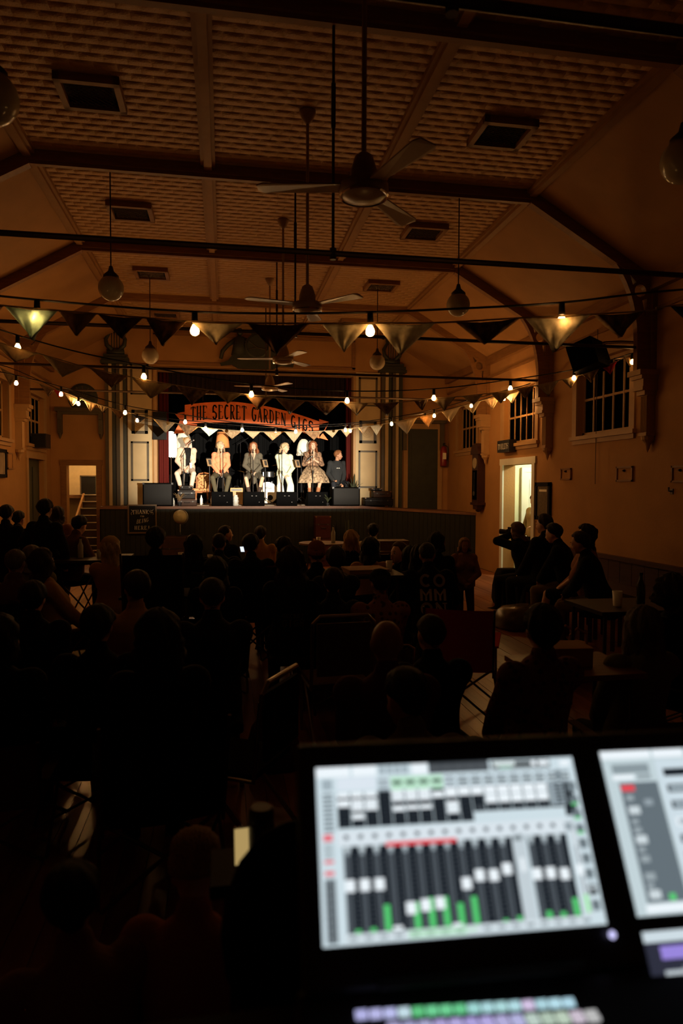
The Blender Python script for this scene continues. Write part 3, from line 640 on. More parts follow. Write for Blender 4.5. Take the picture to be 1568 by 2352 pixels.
for s in(-1,1): obj('spur',MB().tube([(s*.24,-.05,.25),(s*.36,-.1,.01)],.01,6),CHROME,dr)
def drum(label,px,py,Y,r,h,legs=True):
    z=SZp(py,Y)-SZ; t=thing('snare_drum',label,'drum',(SX(px,Y),Y,SZ))
    obj('shell',MB().lathe([(r,z-h),(r,z)],24),BLACKG,t); obj('head',MB().lathe([(r,z+.002),(.003,z+.004)],24),HEADM,t)
    for zz_ in(z-h,z): obj('hoop',MB().tube([((r+.006)*math.cos(a),(r+.006)*math.sin(a),zz_) for a in np.linspace(0,2*PI,25)],.007,5,False),CHROME,t)
    for i in range(6): a=PI/6+PI/3*i; obj('lug',MB().cb((r*math.cos(a),r*math.sin(a),z-h/2),(.02,.02,h*.7)),CHROME,t)
    for a in(90,210,330): obj('leg',MB().tube([(0,0,z-h-.08),(.24*math.cos(R(a)),.24*math.sin(R(a)),.012)],.01,5),CHROME,t)
    obj('stem',MB().tube([(0,0,.1),(0,0,z-h)],.012,6),CHROME,t)
drum('dark snare drum on a chrome stand above the bass drum',617,1083,18.25,.17,.15)
def cymbal(label,px,py,Y,r,tl):
    z=SZp(py,Y)-SZ; t=thing('cymbal',label,'cymbal',(SX(px,Y),Y,SZ))
    obj('plate',MB().lathe([(r,0),(.05,.025),(.03,.045),(.004,.05)],24,T(0,0,z)@RY(tl)),mat('bronze',(.45,.3,.1),.3,.5,metal=1),t,True)
    obj('stem',MB().tube([(0,0,.1),(0,0,z+.05)],.01,6),CHROME,t)
    for a in(90,210,330): obj('leg',MB().tube([(0,0,.3),(.25*math.cos(R(a)),.25*math.sin(R(a)),.012)],.01,5),CHROME,t)
cymbal('thin cymbal left of the bass drum',560,1085,18.4,.19,14)
cymbal('thin cymbal right of the snare drum',637,1068,18.5,.19,-8)
# ---------------- antique chair
cx=thing('antique_chair','antique wooden armchair with floral upholstery behind the suitcases','chair',(SX(463,18.0),18.0,SZ),R(-12)); cx.scale=(.86,.86,.86)
CW=mat('antique_wood',(.3,.11,.035),.4,.4,noise=.3); FLOR=mat('floral_tapestry',(.5,.27,.11),.85,.1,col2=(.16,.05,.02),nscale=16,kind='voronoi')
bevel(obj('seat',MB().box(-.24,.24,-.22,.24,.40,.48),FLOR,cx),.025)
obj('seat_rail',MB().box(-.26,.26,-.24,.26,.34,.40),CW,cx)
bk=obj('backrest',MB().box(-.2,.2,-.03,.03,.0,.42,T(0,.25,.48)@RX(-10)),FLOR,cx); bevel(bk,.03)
obj('back_frame',MB().tube([V((-.22,0,-.08)),V((-.23,0,.35)),V((-.15,0,.45)),V((0,0,.48)),V((.15,0,.45)),V((.23,0,.35)),V((.22,0,-.08))],.025,8),CW,bk).matrix_local=T(0,.25,.48)@RX(-10)
for s in(-1,1):
    for y in(-.2,.2): obj('leg',MB().tube([(s*.22,y,.36),(s*.235,y+(.03 if y>0 else -.03),.2),(s*.22,y+(.05 if y>0 else -.0),.0)],[.03,.024,.016],8),CW,cx)
    obj('armrest',MB().tube([(s*.24,.22,.66),(s*.27,.0,.66),(s*.27,-.16,.63),(s*.25,-.14,.52),(s*.24,-.18,.4)],.02,8),CW,cx)
# ---------------- amp, wedges, subs, cases
am=thing('guitar_amplifier','tan tweed guitar amplifier between the first two wedges','amplifier',(SX(543,17.55),17.55,SZ)); 
TW=mat('tweed',(.5,.33,.15),.8,.15,noise=.25,nscale=60)
bevel(obj('cabinet',MB().box(-.16,.16,0,.2,0,.43),TW,am),.02); obj('grille_cloth',MB().box(-.13,.13,-.008,0,.04,.33),mat('grille_cloth',(.42,.30,.17),.9,.1,noise=.3,nscale=90),am)
obj('control_panel',MB().box(-.13,.13,-.006,0,.35,.40),BLACKG,am); obj('handle',MB().tube([(-.07,.1,.43),(-.05,.1,.47),(.05,.1,.47),(.07,.1,.43)],.01,6),BLACKG,am)
wn=['leftmost black wedge monitor in front of the orange blouse','black wedge monitor in front of the olive dress','black wedge monitor in front of the pale green top','rightmost black wedge monitor in front of the floral dress']
def wedge_meshes():
    pl=[(-.2,0),(.2,0),(.2,.34),(.13,.34),(-.2,.10)]
    M=MX(((0,0,1,-.25),(1,0,0,0),(0,1,0,0),(0,0,0,1)))
    # (a,b)->(y,z), extruded along x; sloping baffle faces the performers (+y low) so mirror y
    pl=[(-a,b) for a,b in pl]
    return MB().prism(pl,.5,M)
for i,(px,lb) in enumerate(zip((511,582,658,726),wn)):
    t=thing('wedge_monitor',lb,'speaker',(SX(px,16.62),16.62,SZ),R((-4,2,-3,5)[i]),'wedge monitors along the stage edge')
    bevel(obj('cabinet',wedge_meshes(),CAB,t),.012)
    for s in(-1,1): obj('fixing_plate',MB().cb((s*.05,-.203,.24),(.03,.004,.010)),DSTEEL,t)
    obj('socket',MB().cb((.12,-.203,.09),(.016,.004,.016)),DSTEEL,t)
    obj('grille',MB().add([(-.23,-.12,.335),(.23,-.12,.335),(.23,.19,.11),(-.23,.19,.11)],[(0,1,2,3)]),BLACK,t)
for lb,px,pt,pb,Y in(('large black loudspeaker box at the left end of the stage',364,1110,1158,16.5),('large black loudspeaker box at the right end of the stage',792,1118,1163,16.5)):
    h=SZp(pt,Y)-SZ; t=thing('loudspeaker',lb,'speaker',(SX(px,Y),Y,SZ)); bevel(obj('cabinet',MB().box(-.34,.34,-.2,.25,0,h),CAB,t),.012)
    obj('grille',MB().box(-.31,.31,-.207,-.2,.03,h-.03),BLACK,t); obj('corner_guard',MB().box(-.345,-.3,-.205,-.16,h-.04,h+.003).box(.3,.345,-.205,-.16,h-.04,h+.003),BLACKG,t)
LEA=[mat('brown_leather',(.035,.016,.009),.6,.15,noise=.3),mat('dark_leather',(.006,.004,.0035),.6,.12,noise=.3),mat('tan_leather',(.16,.08,.035),.5,.35,noise=.3),mat('red_case',(.05,.011,.008),.6,.15,noise=.3)]
def suitcase(label,x,y,z,w,d,h,m,rz=0):
    t=thing('suitcase',label,'suitcase',(x,y,z),R(rz))
    bevel(obj('body',MB().box(-w/2,w/2,-d/2,d/2,0,h),m,t),.015); obj('lid_seam',MB().box(-w/2-.002,w/2+.002,-d/2-.003,d/2+.003,h*.62,h*.65),BLACKG,t)
    for s in(-1,1):
        obj('latch',MB().cb((s*w*.3,-d/2-.006,h*.63),(.03,.012,.03)),DSTEEL,t); obj('corner',MB().box(s*w/2-.03,s*w/2+.03 if s<0 else s*w/2+.003,-d/2-.004,-d/2+.03,h-.03,h+.003) if s>0 else MB().box(-w/2-.003,-w/2+.03,-d/2-.004,-d/2+.03,h-.03,h+.003),LEA[2],t)
    obj('handle',MB().tube([(-.06,-d/2-.005,h*.5),(-.05,-d/2-.03,h*.48),(.05,-d/2-.03,h*.48),(.06,-d/2-.005,h*.5)],.009,6),BLACKG,t)
X=SX(430,16.55); suitcase('brown suitcase at the bottom of the stack left of the wedges',X,16.55,SZ,.44,.3,.17,LEA[0]); suitcase('black suitcase in the middle of the left stack',X-.02,16.55,SZ+.172,.40,.28,.21,LEA[1],3); suitcase('small dark case on top of the left stack',X-.02,16.55,SZ+.384,.27,.2,.10,LEA[1],-4)
X=SX(868,16.7); suitcase('large dark suitcase on the right end of the stage',X,16.7,SZ,.72,.3,.2,LEA[1]); suitcase('brown suitcase with pale corner on top at the right end',X+.08,16.7,SZ+.202,.46,.26,.16,LEA[0],2); suitcase('small dark case topmost at the right end of the stage',X-.05,16.7,SZ+.364,.26,.2,.07,LEA[1])
# front-of-stage stack of red cases on the hall floor and trunk with globe
X=SX(740,15.7); 
zf=0
for i,(w,h,m,lb) in enumerate(((.5,.34,LEA[3],'dark red trunk lowest of the stack before the stage'),(.44,.3,LEA[3],'dark red case in the middle of the stack before the stage'),(.36,.52,LEA[3],'upright red case with pale top edge before the stage'))):
    suitcase(lb,X,15.7,zf,w,.34,h,m); zf+=h+.002
trk=suitcase('low brown trunk under the globe before the stage',SX(415,15.7),15.7,0,.8,.4,.72,LEA[0])
gl=thing('desk_globe','pale world globe on a small stand before the stage','globe',(SX(413,15.7),15.7,.722))
obj('foot',MB().lathe([(.09,0),(.09,.012),(.02,.03),(.012,.09)],16),BLACKG,gl); zg=SZp(1187,15.7,413)-.722
obj('sphere',MB().ell((0,0,zg),(.155,.155,.155),n=24,m=16),mat('globe_map',(.42,.38,.22),.35,.4,col2=(.2,.2,.12),nscale=6),gl,True)
obj('meridian_arc',MB().tube([(.17*math.cos(a),0,zg+.17*math.sin(a)) for a in np.linspace(-PI/2,PI/2,16)],.008,5).tube([(0,0,.08),(0,0,zg-.165)],.01,6),STEEL,gl)
# blackboard
b0,b1=P(296,1162,Y=SF-.06),P(357,1222,Y=SF-.06)
bb=thing('chalkboard','framed chalkboard thanking the audience on the stage front','sign',((b0.x+b1.x)/2,SF-.04,b1.z)); w=(b1.x-b0.x)/2; h=b0.z-b1.z
obj('slate',MB().box(-w,w,-.015,0,0,h),mat('slate',(.008,.008,.008),.8,.1),bb)
for x0,x1,z0,z1 in((-w-.03,-w,-.03,h+.03),(w,w+.03,-.03,h+.03),(-w,w,-.03,0),(-w,w,h,h+.03)): obj('frame',MB().box(x0,x1,-.03,0,z0,z1),mat('gilt_wood',(.1,.065,.03),.5,.3),bb)
CH=mat('chalk',(.5,.48,.42),.9,.1)
obj('lettering',text(MB(),'THANKS',lambda u,v,w_:V((u,-.016-w_,h*.70+v-.25*u*u)),.09,.06,.016,.011,dep=.001),CH,bb)
obj('lettering',text(MB(),'FOR',lambda u,v,w_:V((u,-.016-w_,h*.57+v)),.035,.022,.008,.005,dep=.001),CH,bb)
obj('lettering',text(MB(),'BEING',lambda u,v,w_:V((u+.15*v,-.016-w_,h*.36+v+.18*u)),.09,.042,.012,.009,dep=.001),CH,bb)
obj('lettering',text(MB(),'HERE!',lambda u,v,w_:V((u,-.016-w_,h*.1+v)),.08,.05,.022,.011,dep=.001),CH,bb)
sw=MB()
for s in(-1,1):
    sw.tube([(s*(.23+.02*math.sin(i*.9)),-.017,h*.66+.12*i/8) for i in range(9)],.003,4)
obj('scroll_mark',sw,CH,bb)
# small stage props
def bottle(label,x,y,z,h=.24,r=.035,m=None,group=None,lid=None):
    t=thing('bottle',label,'bottle',(x,y,z),0,group); obj('body',MB().lathe([(r*.9,0),(r,.01),(r,h*.6),(r*.45,h*.78),(r*.38,h*.93)],14),m,t,True); obj('cap',MB().lathe([(r*.45,h*.93),(r*.45,h)],10),lid or BLACKG,t)
    return t
CLR=mat('clear_glass',(.55,.55,.5),.1,.6,trans=.3); WHP=mat('white_plastic',(.75,.73,.68),.4,.4); DGL=mat('dark_glass',(.02,.025,.012),.12,.6)
bottle('white water bottle by the antique chair',SX(462,17.0),17.0,SZ,.26,.035,WHP)
bottle('white water bottle beside the leftmost wedge',SX(486,17.1),17.1,SZ,.24,.033,WHP)
bottle('tiny clear bottle at the left stage edge',SX(398,16.4),16.4,SZ,.2,.03,CLR)
jr=thing('glass_jug','clear ribbed glass jug between two wedges','jug',(SX(541,16.6),16.6,SZ)); obj('body',MB().lathe([(.06,0),(.075,.03),(.06,.07),(.075,.11),(.06,.15),(.07,.19),(.04,.24),(.05,.26)],18,cap=False),CLR,jr,True); obj('base',MB().lathe([(.062,0),(.062,.012)],18),CLR,jr)
rg=tag(obj('stage_rug',MB().box(SX(440,17.3),SX(752,17.3),16.75,18.6,SZ,SZ+.008),mat('pale_rug',(.62,.5,.36),.9,.1,col2=(.25,.15,.1),nscale=9,kind='voronoi')),'pale patterned rug under the singers','rug')
def cable(label,pts,r=.008):
    o=tag(obj('cable',MB().tube([V(p) for p in pts],r,6),BLACKG),label,'cable','cables on the stage floor'); return o
rnd=random.Random(4)
for k,(a,b) in enumerate(((465,500),(545,590),(616,640),(690,712),(640,700),(600,632))):
    pts=[]; Y0=16.95+.1*k%3
    for i in range(14):
        u=i/13; pts.append((SX(lerp(a,b,u),17)+.05*math.sin(i*1.9+k),16.9+.1*math.sin(i*1.1+2*k)+.05*k/6,SZ+.018))
    cable(['loose black cable by the antique chair','loose black cable beside the tweed amp','loose cable before the bass drum','loose cable near the rightmost wedge','long cable between the right hand wedges','coiled cable under the drum'][k],pts)
# plants in pots: fern style leaves
LEAF=mat('dark_leaf',(.03,.035,.015),.6,.3,noise=.3); LEAF2=mat('dried_leaf',(.16,.10,.045),.7,.2,noise=.3)
def plant(label,x,y,z,h,sp,n,m,pot=.08,seed=1):
    rn=random.Random(seed); t=thing('potted_plant',label,'plant',(x,y,z)); obj('pot',MB().lathe([(pot*.7,0),(pot,pot*1.5),(pot*.9,pot*1.5)],14),BLACKG,t)
    for i in range(n):
        a=rn.uniform(0,2*PI); l=h*rn.uniform(.6,1); s=sp*rn.uniform(.4,1); w=.018+.012*rn.random()
        def fn(u,v,a=a,l=l,s=s,w=w):
            q=v; r=s*q**1.4; zz_=l*(q-.45*q*q*(s/sp)); ww=w*math.sin(PI*min(.98,.08+q*.92))
            return V((r*math.cos(a)-(u-.5)*2*ww*math.sin(a),r*math.sin(a)+(u-.5)*2*ww*math.cos(a),pot*1.4+zz_))
        solid(obj('leaf',MB().grid(fn,2,6),m,t,True),.003)
plant('dry leafy pot plant between the left loudspeaker and suitcases',SX(412,16.42),16.42,SZ,.35,.22,16,LEAF2,.06,3)
plant('dark leafy plant above the right loudspeaker',SX(812,16.78),16.78,SZ,.85,.26,18,LEAF,.1,5)
plant('small dark plant on the floor before the stage at right',SX(800,15.9),15.9,0,1.2,.22,14,LEAF,.12,8)
plant('low dark plant left of the right loudspeaker',SX(752,16.45),16.45,SZ,.32,.16,12,LEAF,.05,9)
# ================================================================ FANS, PENDANTS, STRINGS, WALL FITTINGS
FANM=mat('fan_enamel',(.30,.19,.10),.35,.5,noise=.15); FANT=mat('fan_ring',(.8,.72,.6),.15,.6,metal=1)
blade=MB().add([(.12,-.05,.0),(.62,-.075,.012),(.66,-.05,.012),(.66,.05,-.012),(.62,.075,-.012),(.12,.05,0)],[(0,1,2,3,4,5)])
fl_=['nearest the viewer','second from the viewer','third from the viewer','farthest, in front of the stage']
for k,(y,a0,zf) in enumerate(((4.22,170,3.72),(7.1,75,3.74),(10.0,170,3.72),(12.85,60,3.72))):
    t=thing('ceiling_fan','three bladed ceiling fan on a long rod, %s'%fl_[k],'fan',(HC-.02,y,ZC),0,'ceiling fans'); h=zf-ZC
    obj('canopy',MB().lathe([(.085,0),(.085,-.02),(.045,-.10),(.02,-.13)],16),FANM,t,True)
    obj('rod',MB().lathe([(.016,-.1),(.016,h+.1)],8),FANM,t)
    obj('motor',MB().lathe([(.03,h+.19),(.055,h+.17),(.085,h+.08),(.09,h+.02),(.15,h),(.155,h-.05),(.14,h-.075),(.05,h-.1)],20),FANM,t,True)
    obj('ring',MB().tube([(.145*math.cos(a),.145*math.sin(a),h-.072) for a in np.linspace(0,2*PI,25)],.009,5,False),FANT,t)
    for i in range(3):
        b=obj('blade',blade.mesh('blade'),FANM,t,loc=(0,0,h-.02)); b.rotation_euler=(R(6),0,R(a0+120*i)); solid(b,.008)
OPAL=mat('opal_glass',(.42,.36,.25),.18,.5,noise=.1)
pg=[(-1.25,8.62,2.05,'left pendant globe lamp hanging from the near rib'),(2.97,8.5,2.3,'right pendant globe lamp hanging from the near rib'),(-1.27,12.85,2.15,'left far pendant globe lamp below the vent'),(2.93,12.8,2.25,'right far pendant globe lamp beside the lyre'),(-1.3,4.3,1.4,'pendant globe lamp at the left edge of the picture'),(3.0,4.35,2.15,'pendant globe lamp at the right edge of the picture')]
pz=[(255,662),(1052,700),(345,817),(866,832),(-20,225),(1568,370)]
for (x,y,_,lb),(px,py) in zip(pg,pz):
    zc=P(px,py,Y=y).z; xq=P(px,py,Y=y).x
    t=thing('pendant_lamp',lb,'lamp',(xq,y,ZC),0,'unlit pendant globe lamps'); h=zc-ZC; r=.15
    obj('ceiling_rose',MB().lathe([(.06,-.0),(.06,-.02),(.02,-.09)],14),IRON,t,True); obj('rod',MB().lathe([(.008,-.08),(.008,h+.2)],6),IRON,t)
    obj('gallery',MB().lathe([(.02,h+.26),(.035,h+.2),(.09,h+.15),(.095,h+.11)],16),IRON,t,True); obj('globe',MB().ell((0,0,h),(r,r,r),n=24,m=16),OPAL,t,True)
# ---------------- strings of lights and bunting
BULBM=[emis('bulb_glow_%d'%i,(1,.48,.145),b) for i,b in enumerate(BULB)]
SOCK=mat('socket_rubber',(.008,.007,.006),.5,.4)
sock=MB().lathe([(.012,.035),(.019,.03),(.021,-.02),(.024,-.045),(.018,-.05)],12).mesh('socket',True)
bulbm=MB().lathe([(.012,-.048),(.016,-.056),(.026,-.075),(.029,-.09),(.026,-.106),(.014,-.117),(.003,-.12)],14).mesh('bulb',True)
def curve3(pts,n=60):
    """pts: (px,py,depth) -> smooth 3d polyline"""
    q=[x if isinstance(x,V) else P(x[0],x[1],d=x[2]) for x in pts]; t=np.linspace(0,1,len(q)); tt=np.linspace(0,1,n)
    # catmull-rom
    out=[]
    for u in tt:
        s=u*(len(q)-1); i=min(int(s),len(q)-2); f=s-i
        p0,p1,p2,p3=q[max(i-1,0)],q[i],q[i+1],q[min(i+2,len(q)-1)]
        out.append(.5*((2*p1)+(p2-p0)*f+(2*p0-5*p1+4*p2-p3)*f*f+(3*p1-p0-3*p2+p3)*f**3))
    return out
def at_px(c,px):
    best=None
    for a,b in zip(c[:-1],c[1:]):
        xa=proj(a)[0]; xb=proj(b)[0]
        if (xa-px)*(xb-px)<=0 and xa!=xb: return a.lerp(b,(px-xa)/(xb-xa))
    return c[0] if abs(proj(c[0])[0]-px)<abs(proj(c[-1])[0]-px) else c[-1]
def proj(p):
    q=p-CAM; z=q.dot(_f); return (CXP+FPX*q.dot(_r)/z,CYP-FPX*q.dot(_u)/z)
def string_lights(label,pts,bulbs,bm):
    c=curve3(pts); o=c[len(c)//2]; t=thing('string_lights',label,'string lights',o)
    obj('cable',MB().tube([p-o for p in c],.008,6),SOCK,t)
    for px in bulbs:
        p=at_px(c,px)-o; s=obj('socket',sock,SOCK,t,loc=p-V((0,0,.035))); obj('bulb',bulbm,BULBM[bm],s)
S1=[V((XL+.02,6.5,3.74)),(-200,655,4.9),(0,680,4.6),(240,702,4.5),(447,716,4.45),(640,720,4.4),(850,717,4.4),(1070,708,4.45),(1290,695,4.55),(1568,665,4.8),V((XR-.02,5.3,3.74))]
string_lights('nearest string of warm bulbs across the top of the hall',S1,(85,447,850,1290),0)
S2=[V((XL+.02,6.2,3.85)),(40,770,6.9),(330,840,7.5),(577,882,8.0),(797,898,8.5),(996,893,9.0),(1172,872,9.3),(1330,846,9.5),(1470,806,9.45)]
string_lights('second string of warm bulbs sloping down from the left and up to the bracket',S2,(40,330,577,797,996,1172,1318,1452),1)
S3=[(-95,835,10.2),(37,862,10.6),(140,888,10.9),(287,931,11.3),(425,953,11.7),(556,972,12.0),(679,976,12.4),(793,973,12.7),(899,959,12.9),(990,942,13.0),(1080,918,13.0),(1216,882,12.75)]
string_lights('third string of small bulbs crossing in front of the banner',S3,(37,140,287,425,556,679,793,899,997,1082),2)
S4=[(-18,834,11.9),(37,850,12),(180,912,12.4),(315,951,12.8),(472,970,13.2),(633,982,13.6),(804,976,13.8),(976,949,13.9),(1080,927,13.8),(1218,880,12.8)]
string_lights('farthest string of small bulbs just above the performers',S4,(180,315,472,633,804,976,1157),3)
CL=[mat('flag_cream',(.38,.31,.19),.9,.1,trans=.5,col2=(.5,.4,.25),nscale=30),mat('flag_floral',(.40,.30,.18),.9,.1,trans=.45,col2=(.24,.15,.08),nscale=26),
    mat('flag_green',(.70,.88,.80),.9,.1,trans=.55,noise=.3,nscale=20),mat('flag_dark_floral',(.36,.25,.14),.9,.1,trans=.35,col2=(.10,.055,.035),nscale=22),
    mat('flag_lace',(.42,.35,.24),.9,.1,trans=.5,col2=(.38,.29,.18),nscale=40),mat('flag_red',(.62,.06,.06),.9,.1,trans=.5,noise=.2,nscale=20),mat('flag_blue',(.05,.06,.1),.9,.1,trans=.3,noise=.3),mat('flag_brown',(.30,.18,.09),.9,.1,trans=.3,col2=(.12,.065,.035),nscale=20),mat('flag_lit',(.85,.82,.7),.9,.1,trans=.6,col2=(.55,.5,.38),nscale=24)]  # last cloth, and the green, paled to paint in the glow of bulbs
def bunting(label,pts,flags,seed,depth_f=1.):
    """flags: (px_left, px_right, drop px, colour)"""
    rn=random.Random(seed); c=curve3(pts,90); o=c[len(c)//2]; t=thing('bunting',label,'bunting',o)
    obj('tape',MB().tube([p-o for p in c],.006,5),CL[0],t)
    for a,b,dr,ci in flags:
        A,B=at_px(c,a)-o,at_px(c,b)-o; D=dr*((A+B)/2+o-CAM).dot(_f)/1568
        k=rn.uniform(3,7); ph=rn.uniform(0,6); sw=rn.uniform(-.12,.12); dx=rn.uniform(-.06,.06); side=(B-A).cross(V((0,0,1))).normalized(); w=(B-A).length
        def fn(u,v):
            tip=(A+B)/2+V((0,0,-D))+(B-A)*dx; e=A.lerp(B,u); wid=1-v
            p=(A.lerp(B,.5)+(B-A)*dx*v).lerp(e,1)*0+ (A*(1-u)+B*u)*wid+tip*v
            p=p+side*(math.sin(k*u*PI+ph+v*2)*.05*w*(.25+v)+sw*v*D)
            p.z-= .03*w*math.sin(PI*u)*(1-v); return p
        solid(obj('flag',MB().grid(fn,10,9),CL[ci],t,True),.002)
B1=[V((XL+.02,6.45,3.6)),(-100,690,4.75),(10,702,4.55),(130,713,4.5),(300,727,4.45),(430,738,4.4),(570,742,4.35),(740,743,4.35),(880,742,4.35),(1010,741,4.4),(1200,730,4.45),(1360,722,4.55),(1500,712,4.7),(1568,700,4.8),V((XR-.02,5.2,3.6))]
bunting('nearest fabric bunting, large flags glowing under the bulbs',B1,[(-120,8,80,1),(10,132,72,2),(134,222,55,1),(224,330,52,3),(334,428,62,3),(438,560,52,8),(566,712,68,7),(738,850,64,8),(860,1000,72,8),(1045,1195,55,3),(1206,1355,80,8),(1362,1480,58,3),(1540,1660,50,6)],1)
B2=[V((XL+.02,6.1,3.72)),(0,787,6.7),(96,814,7.0),(198,843,7.2),(297,865,7.4),(399,884,7.7),(489,897,7.9),(559,905,8.0),(633,914,8.2),(703,921,8.4),(783,923,8.6),(846,926,8.7),(897,925,8.8),(950,921,8.9),(991,915,9.0),(1042,912,9.1),(1119,904,9.2),(1189,894,9.3),(1230,886,9.4),(1299,870,9.5),(1353,855,9.5),(1415,830,9.5),(1466,804,9.45)]
bunting('second fabric bunting sweeping from the left wall up to the right bracket',B2,[(-160,-30,50,0),(-20,90,36,4),(97,196,38,0),(205,295,34,1),(300,398,40,0),(402,482,40,3),(488,556,26,4),(560,628,32,7),(632,702,34,1),(706,782,31,3),(786,846,29,4),(856,916,30,3),(950,985,24,1),(990,1046,30,4),(1060,1110,22,0),(1125,1180,26,4),(1186,1226,24,1),(1230,1284,30,4),(1290,1330,24,0),(1336,1376,26,1),(1382,1418,24,5),(1432,1472,30,4)],2)
B3=[(-18,837,11.95),(0,844,12),(38,862,12.1),(143,900,12.3),(191,919,12.5),(249,936,12.6),(319,954,12.8),(351,962,12.9),(405,972,13.1),(457,981,13.2),(559,990,13.3),(640,992,13.5),(740,990,13.7),(814,983,13.8),(897,971,13.85),(1010,947,13.8),(1100,922,13.6),(1180,902,13.3),(1218,886,12.8)]
bunting('farthest bunting with small flags just above the performers',B3,[(0,44,30,0),(90,128,22,3),(122,148,16,5),(146,188,24,4),(192,222,22,1),(222,248,14,0),(252,296,20,7),(300,336,16,6),(352,402,27,0),(406,456,24,7),(460,502,19,2),(508,556,20,1),(560,598,17,0),(604,650,20,1),(654,694,25,4),(698,742,20,7),(744,778,17,0),(782,812,19,4),(822,846,16,1),(850,880,24,0),(905,958,34,4),(962,1010,30,1),(1014,1058,30,4),(1064,1104,24,0),(1112,1150,26,1),(1156,1196,24,4)],3)
# ---------------- wall fittings
def on_wall(px,py): return P(px,py,X=XR)
# toilets sign
p=on_wall(1172,1024); t=thing('toilets_sign','black box sign lettered toilets above the lit doorway','sign',(XR,p.y,p.z-.13))
obj('box',MB().box(-.16,-.005,-.30,.30,0,.24),BLACKG,t)
obj('lettering',text(MB(),'TOILETS',lambda u,v,w:V((-.161-w,-u,.06+v)),.11,.055,.02,.018,dep=.002),mat('white_print',(.6,.58,.5),.6,.2),t)
# wall clock
p=on_wall(1108,1040); t=thing('pendulum_clock','tall antique wooden wall clock beside the doorway','clock',(XR,p.y-.0,1.28)); 
CLK=mat('clock_wood',(.045,.016,.010),.4,.4,noise=.3)
obj('case',MB().box(-.18,-.002,-.17,.17,.22,1.3),CLK,t); obj('hood',MB().prism([(-.24,1.3),(-.24,1.36),(-.17,1.48),(0,1.55),(.17,1.48),(.24,1.36),(.24,1.3)],.2,MX(((0,0,-1,0),(1,0,0,0),(0,1,0,0),(0,0,0,1)))),CLK,t)
obj('base_moulding',MB().box(-.2,-.002,-.22,.22,.16,.22).box(-.17,-.002,-.13,.13,.06,.16).ell((-.09,0,.05),(.06,.08,.05)),CLK,t)
obj('dial',MB().lathe([(.12,0),(.12,.012)],24,T(-.181,0,1.1)@RY(-90)),mat('clock_face',(.3,.24,.14),.5,.3),t); obj('glass_door',MB().box(-.19,-.181,-.13,.13,.28,.94),GLASSD,t); obj('pendulum',MB().lathe([(.05,0),(.05,.01)],16,T(-.195,0,.42)@RY(-90)).box(-.2,-.196,-.006,.006,.45,.9),STEEL,t)
# extinguisher on the end wall
q=P(1018,1062,Y=YB-.12); t=thing('fire_extinguisher','dark red fire extinguisher on the end wall by the green door','extinguisher',(q.x,YB-.12,q.z-.1))
obj('cylinder',MB().lathe([(.08,0),(.085,.02),(.085,.42),(.05,.5),(.025,.52)],18),mat('extinguisher_red',(.2,.015,.012),.3,.5),t,True); obj('valve',MB().box(-.02,.02,-.03,.05,.52,.57).box(-.015,.015,-.12,.03,.57,.59),BLACKG,t); obj('label',MB().box(-.045,.045,-.088,-.084,.18,.34),PAPER,t); obj('hose',MB().tube([(.02,-.03,.55),(.1,-.03,.5),(.11,-.02,.3),(.1,0,.15)],.012,6),BLACKG,t); obj('wall_bracket',MB().box(-.04,.04,.08,.118,.1,.45),BLACKG,t)
# framed notice beside the doorway, standing slightly proud
a,b=P(1225,1108,X=XR-.05),P(1257,1196,X=XR-.05); t=thing('framed_notice','tall dark framed notice hanging beside the lit doorway','frame',(XR,(a.y+b.y)/2-.05,b.z)); w=(a.y-b.y)/2; h=a.z-b.z
for y0,y1,z0,z1 in((-w,-w+.07,0,h),(w-.07,w,0,h),(-w,w,0,.07),(-w,w,h-.07,h)): obj('frame',MB().box(-.05,-.003,y0,y1,z0,z1),LEA[1],t)
obj('print',MB().box(-.03,-.01,-w+.06,w-.06,.06,h-.06),mat('notice_print',(.16,.12,.07),.6,.2,noise=.35,nscale=24),t); obj('heading',MB().box(-.032,-.03,-w*.5,w*.5,h-.17,h-.13),PAPER,t)
for k,(px0,px1,py0,py1) in enumerate(((1290,1313,1076,1102),(1418,1455,1072,1106),(1545,1585,1070,1108))):
    a,b=on_wall(px0,py0),on_wall(px1,py1); y0,y1=sorted((a.y,b.y)); t=thing('plaque','faint square framed plaque on the right wall, %s'%['nearest the doorway','middle of the three','at the picture edge'][k],'plaque',(XR,(y0+y1)/2,b.z),0,'square wall plaques'); w=(y1-y0)/2; h=a.z-b.z
    obj('panel',MB().box(-.012,-.001,-w,w,0,h),WALL,t)
    f=MB()
    for c0,c1,z0,z1 in((-w,-w+.025,0,h),(w-.025,w,0,h),(-w,w,0,.025),(-w,w,h-.025,h)): f.box(-.03,-.012,c0,c1,z0,z1)
    obj('frame',f,RIB,t); obj('hook',MB().lathe([(.02,0),(.01,.04)],8,T(-.013,0,h*.72)@RY(-90)),IRON,t)
t=thing('coat_hook','small dark hook low on the right wall','hook',on_wall(1543,1128)); obj('arm',MB().tube([(-.0,0,0),(-.05,0,0),(-.05,0,.05)],.012,6),IRON,t); obj('plate',MB().box(-.012,-.001,-.03,.03,-.04,.03),IRON,t)
